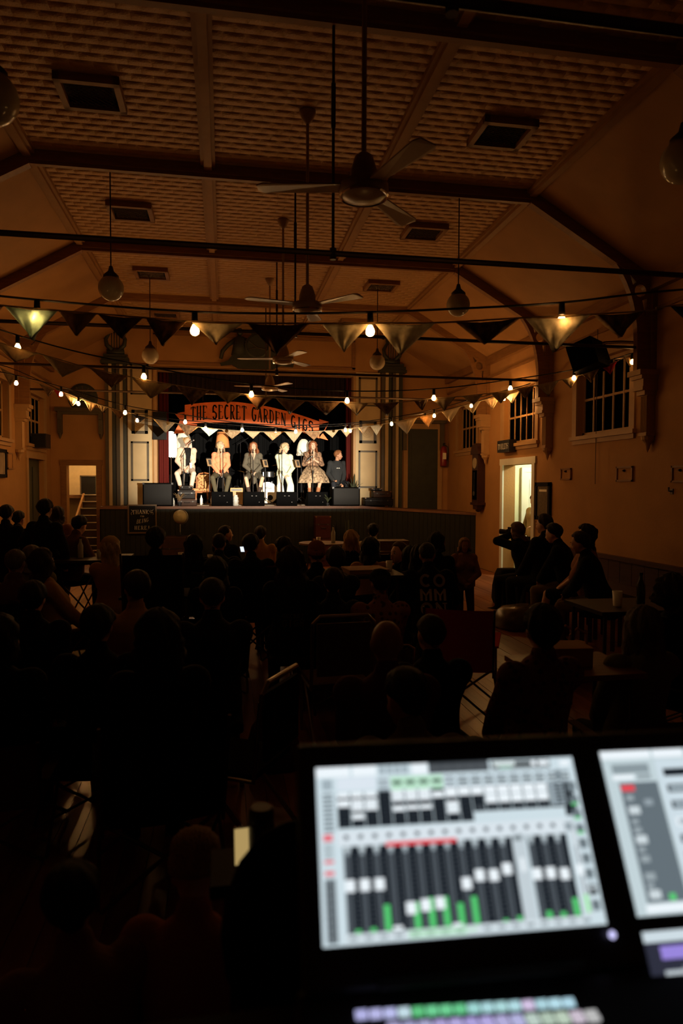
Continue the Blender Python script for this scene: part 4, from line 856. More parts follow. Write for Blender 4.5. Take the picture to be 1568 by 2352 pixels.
# black speaker box angled down from a bracket high on the right wall
p=P(1350,822,X=XR-.75); SPR=V((p.x,p.y,p.z))
t=thing('hanging_speaker','black angled box speaker bracketed high on the right wall','speaker',SPR)
aim=V((.6,14.,1.4))-SPR; Mq=aim.to_track_quat('-Z','Y').to_matrix().to_4x4()
bevel(obj('cabinet',MB().box(-.30,.30,-.19,.19,-.16,.2,Mq),CAB,t),.01); obj('grille',MB().box(-.27,.27,-.16,.16,-.168,-.16,Mq),BLACK,t)
obj('yoke',MB().tube([(.0,0,.12),(.25,0,.22),(.5,0,.24),(.745,0,.24)],.022,8).tube([(.72,0,.05),(.72,0,.4)],.018,8).tube([(.72,0,.05),(.4,0,.0)],.016,8),IRON,t)
# added unseen spot on a stand behind the camera, to light the performers
SP=V((2.9,-.7,1.98)); t=thing('added_spot','added unseen black spot lantern on a tripod behind the camera, lighting the performers','stage light',(SP.x,SP.y,0))
aim=V((.72,17.8,2.35))-SP; Mq=T(0,0,SP.z)@aim.to_track_quat('-Z','Y').to_matrix().to_4x4()
bevel(obj('housing',MB().box(-.16,.16,-.14,.14,.03,.5,Mq),CAB,t),.01); obj('lens',MB().lathe([(.12,.0),(.12,.03)],20,Mq),emis('lens_glow',(1,.85,.62),2),t)
obj('pole',MB().tube([(0,-.2,.5),(0,-.2,1.85)],.02,8),BLACKG,t)
for a in(90,210,330): obj('leg',MB().tube([(0,-.2,.7),(.45*math.cos(R(a)),-.2+.45*math.sin(R(a)),.01)],.014,6),BLACKG,t)
def spot(name,loc,aim,power,ang,blend,col,par,r=.004):
    l=bpy.data.lights.new(name,'SPOT'); l.energy=power; l.spot_size=R(ang); l.spot_blend=blend; l.color=col; l.shadow_soft_size=r
    o=bpy.data.objects.new(name,l); COL.objects.link(o); d=V(aim)-V(loc); o.rotation_mode='QUATERNION'
    o.parent=par; o.location=V(loc)-V(par.location); o.rotation_quaternion=d.to_track_quat('-Z','Y'); return o
def shutter(t,L,xa,xb):
    # added flaps: lower cuts the beam along the stage edge, upper above the lamp shades
    o=V(t.location)
    for z,dz in((SZ+.03,-.2),(3.36,.2)):
        q=[L+(V((x,SF+.5 if dz<0 else 17.6,z))-L).normalized()*.34 for x in(xa,xb)]; q=q+[p+V((0,0,dz)) for p in q[::-1]]
        solid(obj('added_flap',MB().add([p-o for p in q],[(0,1,2,3)]),BLACKG,t),.004)
L0=SP+aim.normalized()*.05; shutter(t,L0,-7,9)
spot('added_beam',L0,(.68,17.8,2.3),SPOT,22,1.,(1,.87,.68),t)
# left wall fittings
p=P(94,1012,X=XL+.15); t=thing('hanging_speaker','small black speaker under the left wall window','speaker',(XL,p.y,p.z-.16)); obj('cabinet',MB().box(.001,.3,-.2,.2,0,.3),BLACKG,t); obj('grille',MB().box(.02,.28,-.206,-.2,.02,.28),BLACK,t)
a,b=P(-30,1026,X=XL),P(12,1097,X=XL); t=thing('picture_frame','dark framed picture at the left edge of the left wall','picture',(XL,(a.y+b.y)/2,b.z)); w=(b.y-a.y)/2; h=a.z-b.z
f=MB()
for c0,c1,z0,z1 in((-w,-w+.06,0,h),(w-.06,w,0,h),(-w,w,0,.06),(-w,w,h-.06,h)): f.box(.001,.04,c0,c1,z0,z1)
obj('frame',f,LEA[1],t); obj('print',MB().box(.001,.02,-w+.05,w-.05,.05,h-.05),mat('picture_print',(.3,.22,.13),.5,.3,noise=.5,nscale=6),t)
p=P(22,1060,X=XL); t=thing('plaque','faint framed plaque on the left wall beside the picture','plaque',(XL,p.y,p.z-.15)); obj('frame',MB().box(.001,.02,-.16,-.13,0,.32).box(.001,.02,.13,.16,0,.32).box(.001,.02,-.16,.16,0,.03).box(.001,.02,-.16,.16,.29,.32),RIB,t); obj('panel',MB().box(.001,.01,-.13,.13,.03,.29),WALL,t)
# long bench on the right wall
t=thing('long_bench','long dark wooden bench along the right wall','bench',(XR-.02,7.6,0)); BN=mat('bench_wood',(.07,.025,.012),.45,.35,noise=.3,stretch=(1,.3,6))
obj('seat',MB().box(-.55,-.05,-3.6,3.6,.40,.45),BN,t); obj('top_rail',MB().box(-.1,-.01,-3.6,3.6,.78,.84),BN,t)
for i in range(24): obj('back_board',MB().box(-.045,-.015,-.145,.145,.45,.78),BN,t,loc=(0,-3.6+.3*(i+.5),0))
for y in(-3.5,-1.75,0,1.75,3.5): obj('leg',MB().box(-.52,-.06,-.03,.03,0,.40),BN,t,loc=(0,y,0))
# conduit cable by the clock
tag(obj('loose_cable',MB().tube([P(1100,930,X=XR-.03),P(1103,985,X=XR-.03),P(1110,1015,X=XR-.03),P(1120,1028,X=XR-.03)],.012,6),BLACKG),'loose dark cable running down to the wall clock','cable')
# ================================================================ PEOPLE
def IK(a,t,l1,l2,pole):
    d=t-a; L=min(d.length,l1+l2-.004); u=d.normalized(); x=(l1*l1-l2*l2+L*L)/(2*L); h=math.sqrt(max(l1*l1-x*x,0))
    q=pole-u*pole.dot(u); q.normalize(); return a+u*x+q*h,a+u*L
def loft(mb,secs,M,g,n=18):
    rings=[]
    for cx,cy,cz,rx,ry in secs: rings.append([M@V((cx+(rx+g)*math.cos(2*PI*j/n),cy+(ry+g)*math.sin(2*PI*j/n),cz)) for j in range(n)])
    mb.ring(rings)
def person_geo(sp):
    """builds the primitives of one figure. z=0 is the seat (or the ground when standing). Faces +y."""
    sit=sp.get('sit',True); fem=sp.get('fem',False); lean=sp.get('lean',0); hy,hp,hr=sp.get('head',(0,0,0))
    z0=0 if sit else .80
    B=T(0,0,z0+.06)@RZ(sp.get('twist',0))@RX(-lean)@T(0,0,-.06)     # lean>0 leans forward
    sw=.155 if fem else .175; hw=.172 if fem else .16
    torso=[(0,0,-.02,.11,.09),(0,0,.03,hw,.125),(0,0,.12,hw,.128),(0,.005,.22,.135 if fem else .15,.108),(0,.005,.30,.13 if fem else .15,.105),(0,.01,.40,.15 if fem else .168,.118),(0,.005,.47,.155 if fem else .175,.112),(0,-.005,.525,.15 if fem else .17,.088),(0,-.01,.565,.09,.066),(0,-.01,.60,.055,.054)]
    pr=[]; A=lambda tg,f:pr.append((tg,f))
    A('torso',lambda mb,g:loft(mb,torso,B,g)); 
    if fem:
        for s in(-1,1): A('torso',lambda mb,g,s=s:mb.ell((s*.07,.085,.385),(.068+g,.06+g,.068+g),B))
    H=B@T(0,-.005,.635)@RZ(hy)@RX(hp)@RY(hr)@T(0,.022,.105)
    nk0=B@V((0,-.012,.555)); nk1=H@V((0,-.022,-.055)); A('neck',lambda mb,g:mb.cap(nk0,.056+g,nk1,.05+g))
    def head(mb,g):
        mb.ell((0,-.008,.02),(.074,.093,.092),H); mb.ell((0,.03,-.025),(.060,.060,.085),H); mb.ell((0,.05,-.085),(.034,.034,.028),H)
        mb.cap(H@V((0,.086,.008)),.009,H@V((0,.105,-.028)),.0135,8); mb.cap(H@V((-.034,.075,.022)),.013,H@V((.034,.075,.022)),.013,8)
        mb.ell((0,.086,-.057),(.022,.011,.0075),H,10,6)
        for s in(-1,1): mb.ell((s*.073,-.006,-.01),(.012,.02,.03),H,8,6); mb.ell((s*.035,.066,-.03),(.022,.018,.022),H,8,6)
    A('head',head)
    an={}
    for s,k in((-1,'L'),(1,'R')):
        S=B@V((s*sw,-.005,.515)); arm=sp.get('arm'+k) or ((s*.07,.30,.11),(s*.9,-.45,-.5),None,25)
        tg,pole,hd,curl=arm; tg=V(tg)+V((0,0,z0)); E_,Wr=IK(S,tg,.285,.25,V(pole))
        A('sh',lambda mb,g,S=S:mb.ell(S,(.058+g,.055+g,.058+g))); A('up',lambda mb,g,S=S,E_=E_:mb.cap(S,.05+g,E_,.039+g)); 
        A('fore',lambda mb,g,E_=E_,Wr=Wr:mb.cap(E_,.039+g,E_.lerp(Wr,sp.get('sleeve',1.) if g>0 else 1),(.026 if g<=0 else .03)+g))
        fd=(Wr-E_).normalized(); dh=(fd*.5+V(hd).normalized()*.9).normalized() if hd else fd
        side=dh.cross(V((0,0,1))); side=side.normalized() if side.length>.1 else V((1,0,0)); nr=side.cross(dh).normalized(); inn=side if side.dot(V((-s,0,0)))>0 else -side
        def hand(mb,g,Wr=Wr,dh=dh,inn=inn,nr=nr,curl=curl):
            Q=MX((inn,dh,nr)).transposed().to_4x4(); Q.translation=Wr+dh*.045; mb.ell((0,0,0),(.038,.052,.016),Q,10,7)
            for i,(o,l) in enumerate(((.027,.068),(.009,.078),(-.009,.072),(-.026,.056))):
                p=Wr+dh*.085+inn*o; d=dh.copy()
                for j,f in enumerate((.45,.32,.23)):
                    ax=inn; a=R(-curl*(1+.25*j)); d=MX.Rotation(a if nr.z>=0 else -a,3,ax)@d if True else d; q=p+d*l*f; mb.cap(p,.0088-.0008*j,q,.0080-.0008*j,7); p=q
            p=Wr+dh*.022+inn*.03; d=(dh*.75+inn*.6-nr*.15).normalized()
            q=p+d*.04; mb.cap(p,.012,q,.010,7); d2=(d+dh*.6).normalized(); mb.cap(q,.0098,q+d2*.03,.008,7)
        A('hand',hand); an[k]=(E_,Wr)
    lg={}
    for s,k in((-1,'L'),(1,'R')):
        hip=V((s*.09,.0,z0+(.05 if sit else .06)))
        L=sp.get('leg'+k) or (((s*.11,.42,-.42),(0,1,1)) if sit else ((s*.10,.0,.075),(0,1,.0)))
        kn,an_=IK(hip,V(L[0]),.43,.41 if sit else .40,V(L[1]).normalized()); toe=V(L[2]) if len(L)>2 else V((s*.15,1,-.18)); toe.normalize()
        A('thigh',lambda mb,g,hip=hip,kn=kn:mb.cap(hip,.084+g,kn,.054+g)); 
        A('shin',lambda mb,g,kn=kn,an_=an_:(mb.cap(kn,.053+g,kn.lerp(an_,.3),.054+g),mb.cap(kn.lerp(an_,.3),.054+g,an_,.035+g)))
        A('foot'+k,lambda mb,g,an_=an_,toe=toe:(mb.cap(an_+V((0,0,-.035))-toe*.035,.036+g,an_+V((0,0,-.035))+toe*.15,.027+g),mb.cap(an_,.036+g,an_+V((0,0,-.035))+toe*.05,.038+g)))
        lg[k]=(hip,kn,an_)
    return pr,H,B,lg
def collect(pr,tags,g):
    mb=MB()
    for tg,f in pr:
        if tg in tags: f(mb,g)
    return mb
_Q=[]      # queue of (key, mesh, voxel, smooth)
OUT={}
def q_remesh(key,mb,vox,sm=3): _Q.append((key,mb.mesh('tmp'),vox,sm))
def flush():
    objs=[]
    for key,me,vox,sm in _Q:
        o=bpy.data.objects.new('tmp',me); COL.objects.link(o)
        m=o.modifiers.new('r','REMESH'); m.mode='VOXEL'; m.voxel_size=vox; m.use_smooth_shade=True
        s=o.modifiers.new('s','SMOOTH'); s.iterations=sm; s.factor=.5; objs.append((key,o))
    dg=bpy.context.evaluated_depsgraph_get()
    for key,o in objs:
        me=bpy.data.meshes.new_from_object(o.evaluated_get(dg)); me.name=key[-1]; OUT[key]=me; me.materials.clear()
    for _,o in objs:
        me=o.data; bpy.data.objects.remove(o); bpy.data.meshes.remove(me)
    _Q.clear()
VAR={}
def cut(me,fn):
    """delete faces whose centre satisfies fn"""
    import bmesh
    bm=bmesh.new(); bm.from_mesh(me); fs=[f for f in bm.faces if fn(f.calc_center_median(),f.normal)]
    bmesh.ops.delete(bm,geom=fs,context='FACES'); bm.to_mesh(me); bm.free()
def variant(key,sp,vox=.013,extra=None):
    pr,H,B,lg=person_geo(sp); parts=[]
    ALL={t for t,_ in pr}; q_remesh((key,'body'),collect(pr,ALL,0),vox); parts.append('body')
    cl=sp.get('clothes',('shirt','trousers','shoe'))
    if 'shirt' in cl:
        mb=collect(pr,{'torso','sh','up'}|({'fore'} if sp.get('sleeve',1.)>0 else set()),.028)
        if not(key[0]=='p' and key!='ph'): mb.cap(B@V((0,-.012,.55)),.075,B@V((0,-.016,.625)),.066)
        q_remesh((key,'shirt'),mb,vox,5); parts.append('shirt')
    if 'top' in cl: q_remesh((key,'top'),collect(pr,{'torso'},.010),vox,4); parts.append('top')
    if 'jacket' in cl: q_remesh((key,'jacket'),collect(pr,{'torso','sh','up','fore'},.026),vox,5); parts.append('jacket')
    if 'trousers' in cl:
        mb=collect(pr,{'thigh','shin'},sp.get('trg',.014)); loft(mb,[(0,0,-.03,.12,.1),(0,0,.03,.165,.13),(0,0,.14,.16,.125)],T(0,0,0 if sp.get('sit',True) else .80),.018); q_remesh((key,'trousers'),mb,vox,4); parts.append('trousers')
    if 'wide' in cl:
        mb=MB(); loft(mb,[(0,0,-.03,.12,.1),(0,0,.03,.165,.13),(0,0,.16,.15,.12)],MX(),.018)
        for k in 'LR':
            h,kn,a=lg[k]; mb.cap(h,.10,kn,.085); loft(mb,[(*kn,.085,.085),(*(kn.lerp(a,.5)),.10,.10),(*(a+V((0,0,-.03))),.125,.125)],MX(),0)
        q_remesh((key,'wide_trousers'),mb,vox,4); parts.append('wide_trousers')
    if 'skirt' in cl:
        mb=MB(); loft(mb,[(0,0,-.02,.15,.12),(0,0,.04,.185,.15),(0,0,.16,.15,.12),(0,0,.2,.14,.115)],MX(),.012)
        for k in 'LR':
            h,kn,a=lg[k]; mb.cap(h,.10,h.lerp(kn,.92),.075)
        h,kn,a=lg['L']; m=V((0,kn.y*.9,kn.z-.02)); mb.cap((0,0,.02),.1,m,.075); mb.cap(m,.07,m+V((0,.0,-.08)),.05); q_remesh((key,'skirt'),mb,vox,4); parts.append('skirt')
    if 'shoe' in cl:
        for k in 'LR': q_remesh((key,'shoe_'+k),collect(pr,{'foot'+k},.010),vox*.8,3); parts.append('shoe_'+k)
    if 'boot' in cl:
        for k in 'LR':
            h,kn,a=lg[k]; mb=collect(pr,{'foot'+k},.012); mb.cap(a,.048,a.lerp(kn,.35),.062); q_remesh((key,'boot_'+k),mb,vox*.8,3); parts.append('boot_'+k)
    if extra: extra(key,pr,H,B,lg,parts,vox)
    VAR[key]=(parts,H,B,sp,lg)
# hair in head coordinates
def hair(style,seed=0):
    rn=random.Random(seed); mb=MB()
    P_={'short':(0,.020,.006,60,100),'crop':(0,.009,.003,60,96),'bob':(.11,.024,.008,56,100),'long':(.34,.022,.011,54,100),'wavy':(.26,.028,.018,52,100),'curly':(.05,.034,.024,62,108),'tied':(0,.006,.003,62,104)}[style if style in('short','crop','bob','long','wavy','curly') else 'tied']
    Ln,vol,wv,open_,back=P_; n=36; n1,n2=9,(9 if Ln else 2); rows=[]
    ph=rn.uniform(0,6)
    for i in range(n1+n2+1):
        row=[]
        for j in range(n):
            az=2*PI*j/n; front=math.degrees(abs(((az+PI)%(2*PI))-PI))      # 0 = facing front
            f=min(max((front-open_*.75)/(open_*.6),0),1); f=f*f*(3-2*f); g_=min(max((front-85)/55,0),1); pm=lerp(57,lerp(98,136,g_*g_*(3-2*g_)),f)
            phi=R(3+(pm-3)*min(i,n1)/n1); st=math.sin(phi); dv=vol*lerp(.45,1,f)+wv*lerp(.4,1,f)*math.sin(az*9+ph+i*.6)+wv*.5*math.sin(az*17+i*1.3)
            rk=.6+.4*(Ln==0); dv+=rn.uniform(-.005,.005)*(i>0)*lerp(.4,1,f)
            if Ln==0: dv-=.032*max(0,(i-n1+3)/3)**1.5*f*min(1,i/n1)*(.5 if style=='curly' else 1)
            if i==n1-1: dv-=.012*(1-f)
            if i>=n1: dv-=.030*(1-f)
            x=(.074+dv)*st*math.sin(az); y=(.094+dv)*st*math.cos(az)-.010; z=(.094+vol+wv*.3*math.sin(az*7+i))*math.cos(phi)+.022
            if i>n1:
                q=(i-n1)/n2; L=(Ln*f+.004); z-=L*q; fl=1+.28*q*f-.12*q*q; x*=fl; y=y*fl-.035*q*f if y<.03 else y*(1-.1*q)
                x+=wv*.8*math.sin(q*9+az*5+ph)*f
            row.append((x,y,z))
        rows.append(row)
    mb.ring(rows,cap=False); mb.add([rows[0][j] for j in range(n)],[tuple(range(n))])
    if style=='bun': mb.ell((0,-.10,.075),(.05,.05,.048),n=12,m=8)
    if style=='topbun': mb.ell((0,-.03,.135),(.05,.05,.042),n=12,m=8)
    if style=='ponytail': mb.tube([(0,-.10,.04),(0,-.14,.03),(0,-.155,-.06),(0,-.14,-.18),(0,-.135,-.26)],[.022,.034,.036,.03,.008],10)
    return mb
HAIRS={}
def hair_mesh(style,seed=0):
    k=(style,seed%3)
    if k not in HAIRS: HAIRS[k]=hair(style,seed).mesh('hair',True)
    return HAIRS[k]
def beanie(): 
    mb=MB(); rows=[]
    for i,(rz,z,ex) in enumerate(((.090,-.005,0),(.098,.005,0),(.098,.045,0),(.092,.05,0),(.094,.07,0),(.085,.105,0),(.055,.135,0),(.012,.148,0))):
        rows.append([(rz*.94*(1+.02*math.cos(j*8))*math.sin(2*PI*j/40),rz*1.12*(1+.02*math.cos(j*8))*math.cos(2*PI*j/40)-.01,z) for j in range(40)])
    return mb.ring(rows)
def capmesh():
    mb=MB(); mb.lathe([(.088,.03),(.092,.05),(.085,.09),(.055,.122),(.01,.132)],20,MX.Scale(1.12,4,V((0,1,0))))
    mb.add([(-.075,.07,.035),(-.06,.15,.025),(0,.18,.022),(.06,.15,.025),(.075,.07,.035),(0,.09,.045)],[(0,1,2,3,4,5)]); return mb
SKIN=mat('skin_fair',(.60,.36,.25),.55,.3,noise=.08,nscale=20); SKINT=mat('skin_tan',(.42,.22,.13),.55,.3,noise=.1,nscale=20)
SKIND=mat('skin_dark',(.30,.15,.09),.55,.3,noise=.1,nscale=20)  # third skin colour, darker than the tan
EYE=mat('eye_white',(.6,.55,.5),.2,.5); PUP=mat('eye_dark',(.02,.012,.01),.2,.6); LIP=mat('lip',(.42,.1,.08),.45,.4)
BROW=mat('brow_hair',(.10,.05,.025),.8,.1)
def hm(name,c): return mat('hair_'+name,c,.6,.22,col2=tuple(x*.45 for x in c),nscale=14,stretch=(9,9,.7),bump=.5,bscale=30)
HBLOND=hm('blond',(.55,.34,.15)); HLIGHT=hm('light_blond',(.62,.45,.26)); HBROWN=hm('brown',(.12,.05,.022)); HRED=hm('auburn',(.25,.085,.03)); HBLACK=hm('black',(.010,.008,.007)); HGREY=hm('grey',(.14,.12,.10)); HDB=hm('dark_brown',(.03,.015,.009))
PCOUNT=[0]
def person(label,key,loc,rz,cols,hairstyle='short',hm_=None,skin=SKIN,scale=1.,face=True,hat=None,group=None,beard=None):
    parts,H,B,sp,lg=VAR[key]; t=thing('person',label,'person',loc,rz,group); t.scale=(scale,)*3
    body=None
    for p in parts:
        nm=p.replace('_L','').replace('_R','')
        me=OUT[(key,p)]; m=skin if p=='body' else cols.get(nm,cols.get('shirt'))
        o=obj(nm,me,m,t)
        if p=='body': body=o
    if hairstyle:
        h=obj('hair',hair_mesh(hairstyle,PCOUNT[0]),hm_,t,True); h.matrix_local=H; solid(h,.008)
    if hat: 
        kind,m=hat; h=obj(kind,beanie() if kind=='beanie' else capmesh(),m,t,True); h.matrix_local=H; 
    if face:
        for s in(-1,1):
            e=obj('eye',MB().ell((s*.031,.074,.004),(.0125,.011,.010),n=10,m=7),EYE,t,True); e.matrix_local=H
            q=obj('iris',MB().ell((s*.031,.083,.004),(.006,.0035,.006),n=8,m=6),PUP,e,True)
            b=obj('eyebrow',MB().tube([(s*.013,.089,.026),(s*.03,.091,.031),(s*.048,.080,.027)],[.003,.004,.002],6),BROW if hm_ in(HBLACK,HBROWN,HDB,None) else hm_,t); b.matrix_local=H
        l=obj('lips',MB().ell((0,.0935,-.054),(.021,.006,.0045),n=10,m=6).ell((0,.0925,-.063),(.018,.006,.005),n=10,m=6),LIP,t,True); l.matrix_local=H
    if beard:
        b=obj('beard',MB().ell((0,.047,-.085),(.045,.045,.036)).ell((-.05,.03,-.06),(.016,.035,.04)).ell((.05,.03,-.06),(.016,.035,.04)),beard,t,True); b.matrix_local=H
    PCOUNT[0]+=1
    return t
# ---------------- performers (variants)
stool_leg=lambda s,y=.28,z=-.45:((s*.12,y,z),(s*.42,1,.9),(s*.2,1,-.35))
def floral_skirt(key,pr,H,B,lg,parts,vox):
    mb=MB(); n=40; rings=[]
    for i,(cy,cz,rx,ry) in enumerate(((.01,.24,.135,.115),(.03,.17,.20,.18),(.10,.09,.27,.27),(.16,-.02,.33,.32),(.18,-.13,.37,.34),(.19,-.22,.39,.35))):
        rings.append([V(((rx+.012*i*math.sin(7*2*PI*j/n)*.5)*math.cos(2*PI*j/n),cy+(ry+.012*i*math.sin(7*2*PI*j/n)*.5)*math.sin(2*PI*j/n),cz)) for j in range(n)])
    mb.ring(rings,cap=False); me=mb.mesh('flared_skirt',True); OUT[(key,'flared_skirt')]=me; parts.append('flared_skirt')
V_=.0085
variant('p1',dict(fem=True,lean=4,twist=14,head=(34,8,0),clothes=('top','jacket','trousers','shoe'),armL=((-.04,.22,.07),(-1.3,-.2,-.2),(.3,.8,-.4),30),armR=((.07,.23,.08),(1.3,-.2,-.2),(-.3,.8,-.4),35),legL=stool_leg(-1),legR=stool_leg(1)),V_)
variant('p2',dict(fem=True,lean=-2,head=(42,12,0),armL=((-.06,.22,.08),(-1.4,-.1,-.1),(.5,.6,-.5),30),armR=((.07,.22,.08),(1.4,-.1,-.1),(-.5,.6,-.5),30),legL=stool_leg(-1),legR=stool_leg(1),sleeve=.85),V_)
variant('p3',dict(fem=True,lean=0,head=(6,16,0),clothes=('shirt','skirt','shoe','boot'),armL=((-.05,.21,.10),(-1.4,-.1,-.1),(.5,.6,-.4),30),armR=((.06,.21,.11),(1.4,-.1,-.1),(-.5,.6,-.4),30),legL=stool_leg(-1),legR=stool_leg(1),sleeve=.9),V_)
variant('p4',dict(fem=True,lean=3,twist=-4,head=(48,-4,-8),clothes=('shirt','wide','shoe'),armL=((-.09,.22,.07),(-1.2,-.2,-.2),(.6,.5,-.4),25),armR=((.0,.22,.06),(1.4,-.2,-.1),(-.6,.4,-.4),25),legL=((-.12,.32,-.62),(-.2,1,.6)),legR=((.10,.30,-.62),(.2,1,.6)),sleeve=.95),V_)
variant('p5',dict(fem=True,lean=0,head=(6,6,0),clothes=('shirt','boot'),armL=((-.03,.24,.36),(-.9,-.3,-.8),(.6,.2,.6),55),armR=((.05,.25,.34),(.9,-.3,-.8),(-.6,.2,.5),55),legL=((-.09,.26,-.5),(-.25,1,.5)),legR=((.10,.24,-.5),(.2,1,.5)),sleeve=.35),V_,floral_skirt)
variant('p6',dict(lean=8,head=(62,-6,0),armL=((-.10,.25,-.02),(-1,-.2,-.3),(.2,.5,-.8),30),armR=((.16,.30,.08),(1,-.3,-.3),(-.3,.8,-.3),45),legL=((-.14,.42,-.42),(-.3,1,1)),legR=((.16,.42,-.42),(.3,1,1)),sleeve=.95),V_)
# ---------------- audience variants
for k,sp in dict(a=dict(),b=dict(lean=-8,head=(26,0,0),fem=True),c=dict(lean=20,head=(-10,6,0),armL=((-.12,.36,.14),(-1,-.2,.1),None,25),armR=((.12,.36,.14),(1,-.2,.1),None,25)),d=dict(head=(-34,2,0),fem=True),e=dict(lean=6,head=(14,-4,4),armL=((.06,.24,.26),(-1,-.3,-.4),(1,.2,0),35),armR=((-.06,.26,.28),(1,-.3,-.4),(-1,.2,0),35)),
    f=dict(lean=-5,head=(-14,4,-3),fem=True),ph=dict(lean=14,head=(8,0,0),armL=((-.02,.28,.66),(-1,-.1,-.6),(.2,.3,.7),55),armR=((.07,.27,.64),(1,-.1,-.6),(-.2,.3,.7),55)),
    sh=dict(fem=True,sleeve=.0,head=(8,0,0),clothes=('shirt','shoe','skirt'),legL=((.02,.5,-.36),(-.1,1,1.2)),legR=((.2,.46,-.40),(.2,1,1.2))),
    w=dict(lean=10,head=(24,-8,0),armL=((-.1,.32,.35),(-1,-.2,-.5),(.4,.6,.3),40),armR=((.2,.28,.12),(1,-.3,-.3),None,30)),
    ch=dict(sit=False,fem=True,head=(0,-4,0),armL=((-.05,.20,.13),(-1,-.3,-.3),(.6,.4,-.3),30),armR=((.06,.20,.12),(1,-.3,-.3),(-.6,.4,-.3),30)),
    st=dict(sit=False,head=(20,-6,0),armL=((-.26,.22,.22),(-1,-.5,-.2),(.7,.6,.1),30),armR=((.2,.12,.05),(1,-.5,-.2),None,30))).items():
    variant(k,sp,.014 if k!='ch' else .011)
flush()
# open the beige jacket at the front
_,H1,B1_,_,_=VAR['p1']; Bi=B1_.inverted()
cut(OUT[('p1','jacket')],lambda c,n:(lambda q:q.y>.03 and abs(q.x)<.055+.03*max(0,(q.z-.35)/.2) and q.z<.6)(Bi@c))
def vneck(key,w):
    Bv=VAR[key][2].inverted(); cut(OUT[(key,'shirt')],lambda c,n:(lambda q:q.y>.02 and q.z>.40 and abs(q.x)<w*(q.z-.40)/.16)(Bv@c))
vneck('p2',.05); vneck('p3',.06); vneck('p5',.05)
# ---------------- stools
def stool(label,x,y,z,h):
    t=thing('bar_stool',label,'stool',(x,y,z),0,'stools under the singers'); obj('seat',MB().lathe([(.16,h-.045),(.17,h-.03),(.17,h-.01),(.15,h)],20),BLACKG,t)
    for i in range(4): a=PI/4+PI/2*i; obj('leg',MB().tube([(.10*math.cos(a),.10*math.sin(a),h-.045),(.2*math.cos(a),.2*math.sin(a),0)],.013,8),STEEL,t)
    obj('foot_ring',MB().tube([(.165*math.cos(a),.165*math.sin(a),.28) for a in np.linspace(0,2*PI,21)],.009,6,False),STEEL,t)
BEI=mat('beige_linen',(.62,.47,.36),.85,.1,bump=.15,bscale=60); BLKT=mat('black_top',(.01,.009,.009),.8,.1); PALET=mat('pale_trousers',(.6,.5,.4),.85,.1,bump=.1)
ORB=mat('orange_blouse',(.72,.25,.13),.8,.15,bump=.2,bscale=25); OLV=mat('olive_leggings',(.075,.065,.04),.85,.1); SNK=mat('white_sneaker',(.75,.72,.66),.6,.3)
OLD=mat('olive_dress',(.085,.075,.055),.8,.15,bump=.15,bscale=30); TIGHT=mat('dark_stocking',(.04,.025,.02),.6,.25)
PGR=mat('pale_green_knit',(.52,.56,.42),.85,.1,bump=.25,bscale=70); WHT=mat('white_linen',(.75,.78,.68),.85,.1,bump=.15,bscale=25)
FDR=mat('floral_dress',(.55,.40,.25),.8,.1,col2=(.04,.025,.02),nscale=20); FDR2=mat('floral_dress_dark',(.34,.2,.12),.8,.1,col2=(.025,.018,.016),nscale=24); TANB=mat('tan_boot',(.3,.13,.06),.5,.3)
NAVY=mat('charcoal_sweater',(.022,.024,.026),.85,.1,bump=.15,bscale=60); DENIM=mat('dark_denim',(.018,.02,.026),.85,.1)
PYs=17.75
def perf(label,key,px,ptop,cols,hs,hmat,rz=180,Y=PYs,st=True,**k):
    x=SX(px,Y); zt=SZp(ptop,Y,px); seat=zt-.875
    h=seat-SZ
    if st: stool('stool under the singer in '+label.split(' in ')[1].split(',')[0],x,Y+.02,SZ,h-.02)
    return person(label,key,(x,Y,seat-.0),R(rz),cols,hs,hmat,**k)
p=perf('singer in a beige jacket over a black top, leftmost','p1',430,1003,dict(top=BLKT,jacket=BEI,trousers=PALET,shoe=TANB),'bun',HBLOND,rz=176)
solid([c for c in p.children if c.name.startswith('jacket')][0],.008)
perf('singer in a loose orange blouse, long blond hair, looking right','p2',507,1013,dict(shirt=ORB,trousers=OLV,shoe=SNK),'long',HLIGHT)
perf('singer in an olive dress, long brown hair, face raised','p3',582,1015,dict(shirt=OLD,skirt=OLD,shoe=TIGHT,boot=TIGHT),'wavy',HRED)
p4=perf('singer in a pale green knit top and white trousers','p4',652,1018,dict(shirt=PGR,wide_trousers=WHT,shoe=SNK),'curly',HLIGHT)
hc=obj('hair_clip',MB().ell((0,-.03,.13),(.045,.04,.03)),HLIGHT,p4,True); hc.matrix_local=VAR['p4'][1]
perf('singer in a floral flared dress, hands clasped at the microphone','p5',718,1013,dict(shirt=FDR2,flared_skirt=FDR,boot=TANB),'wavy',HRED)
for o in COL.objects:
    if o.name.startswith('flared_skirt'): solid(o,.006)
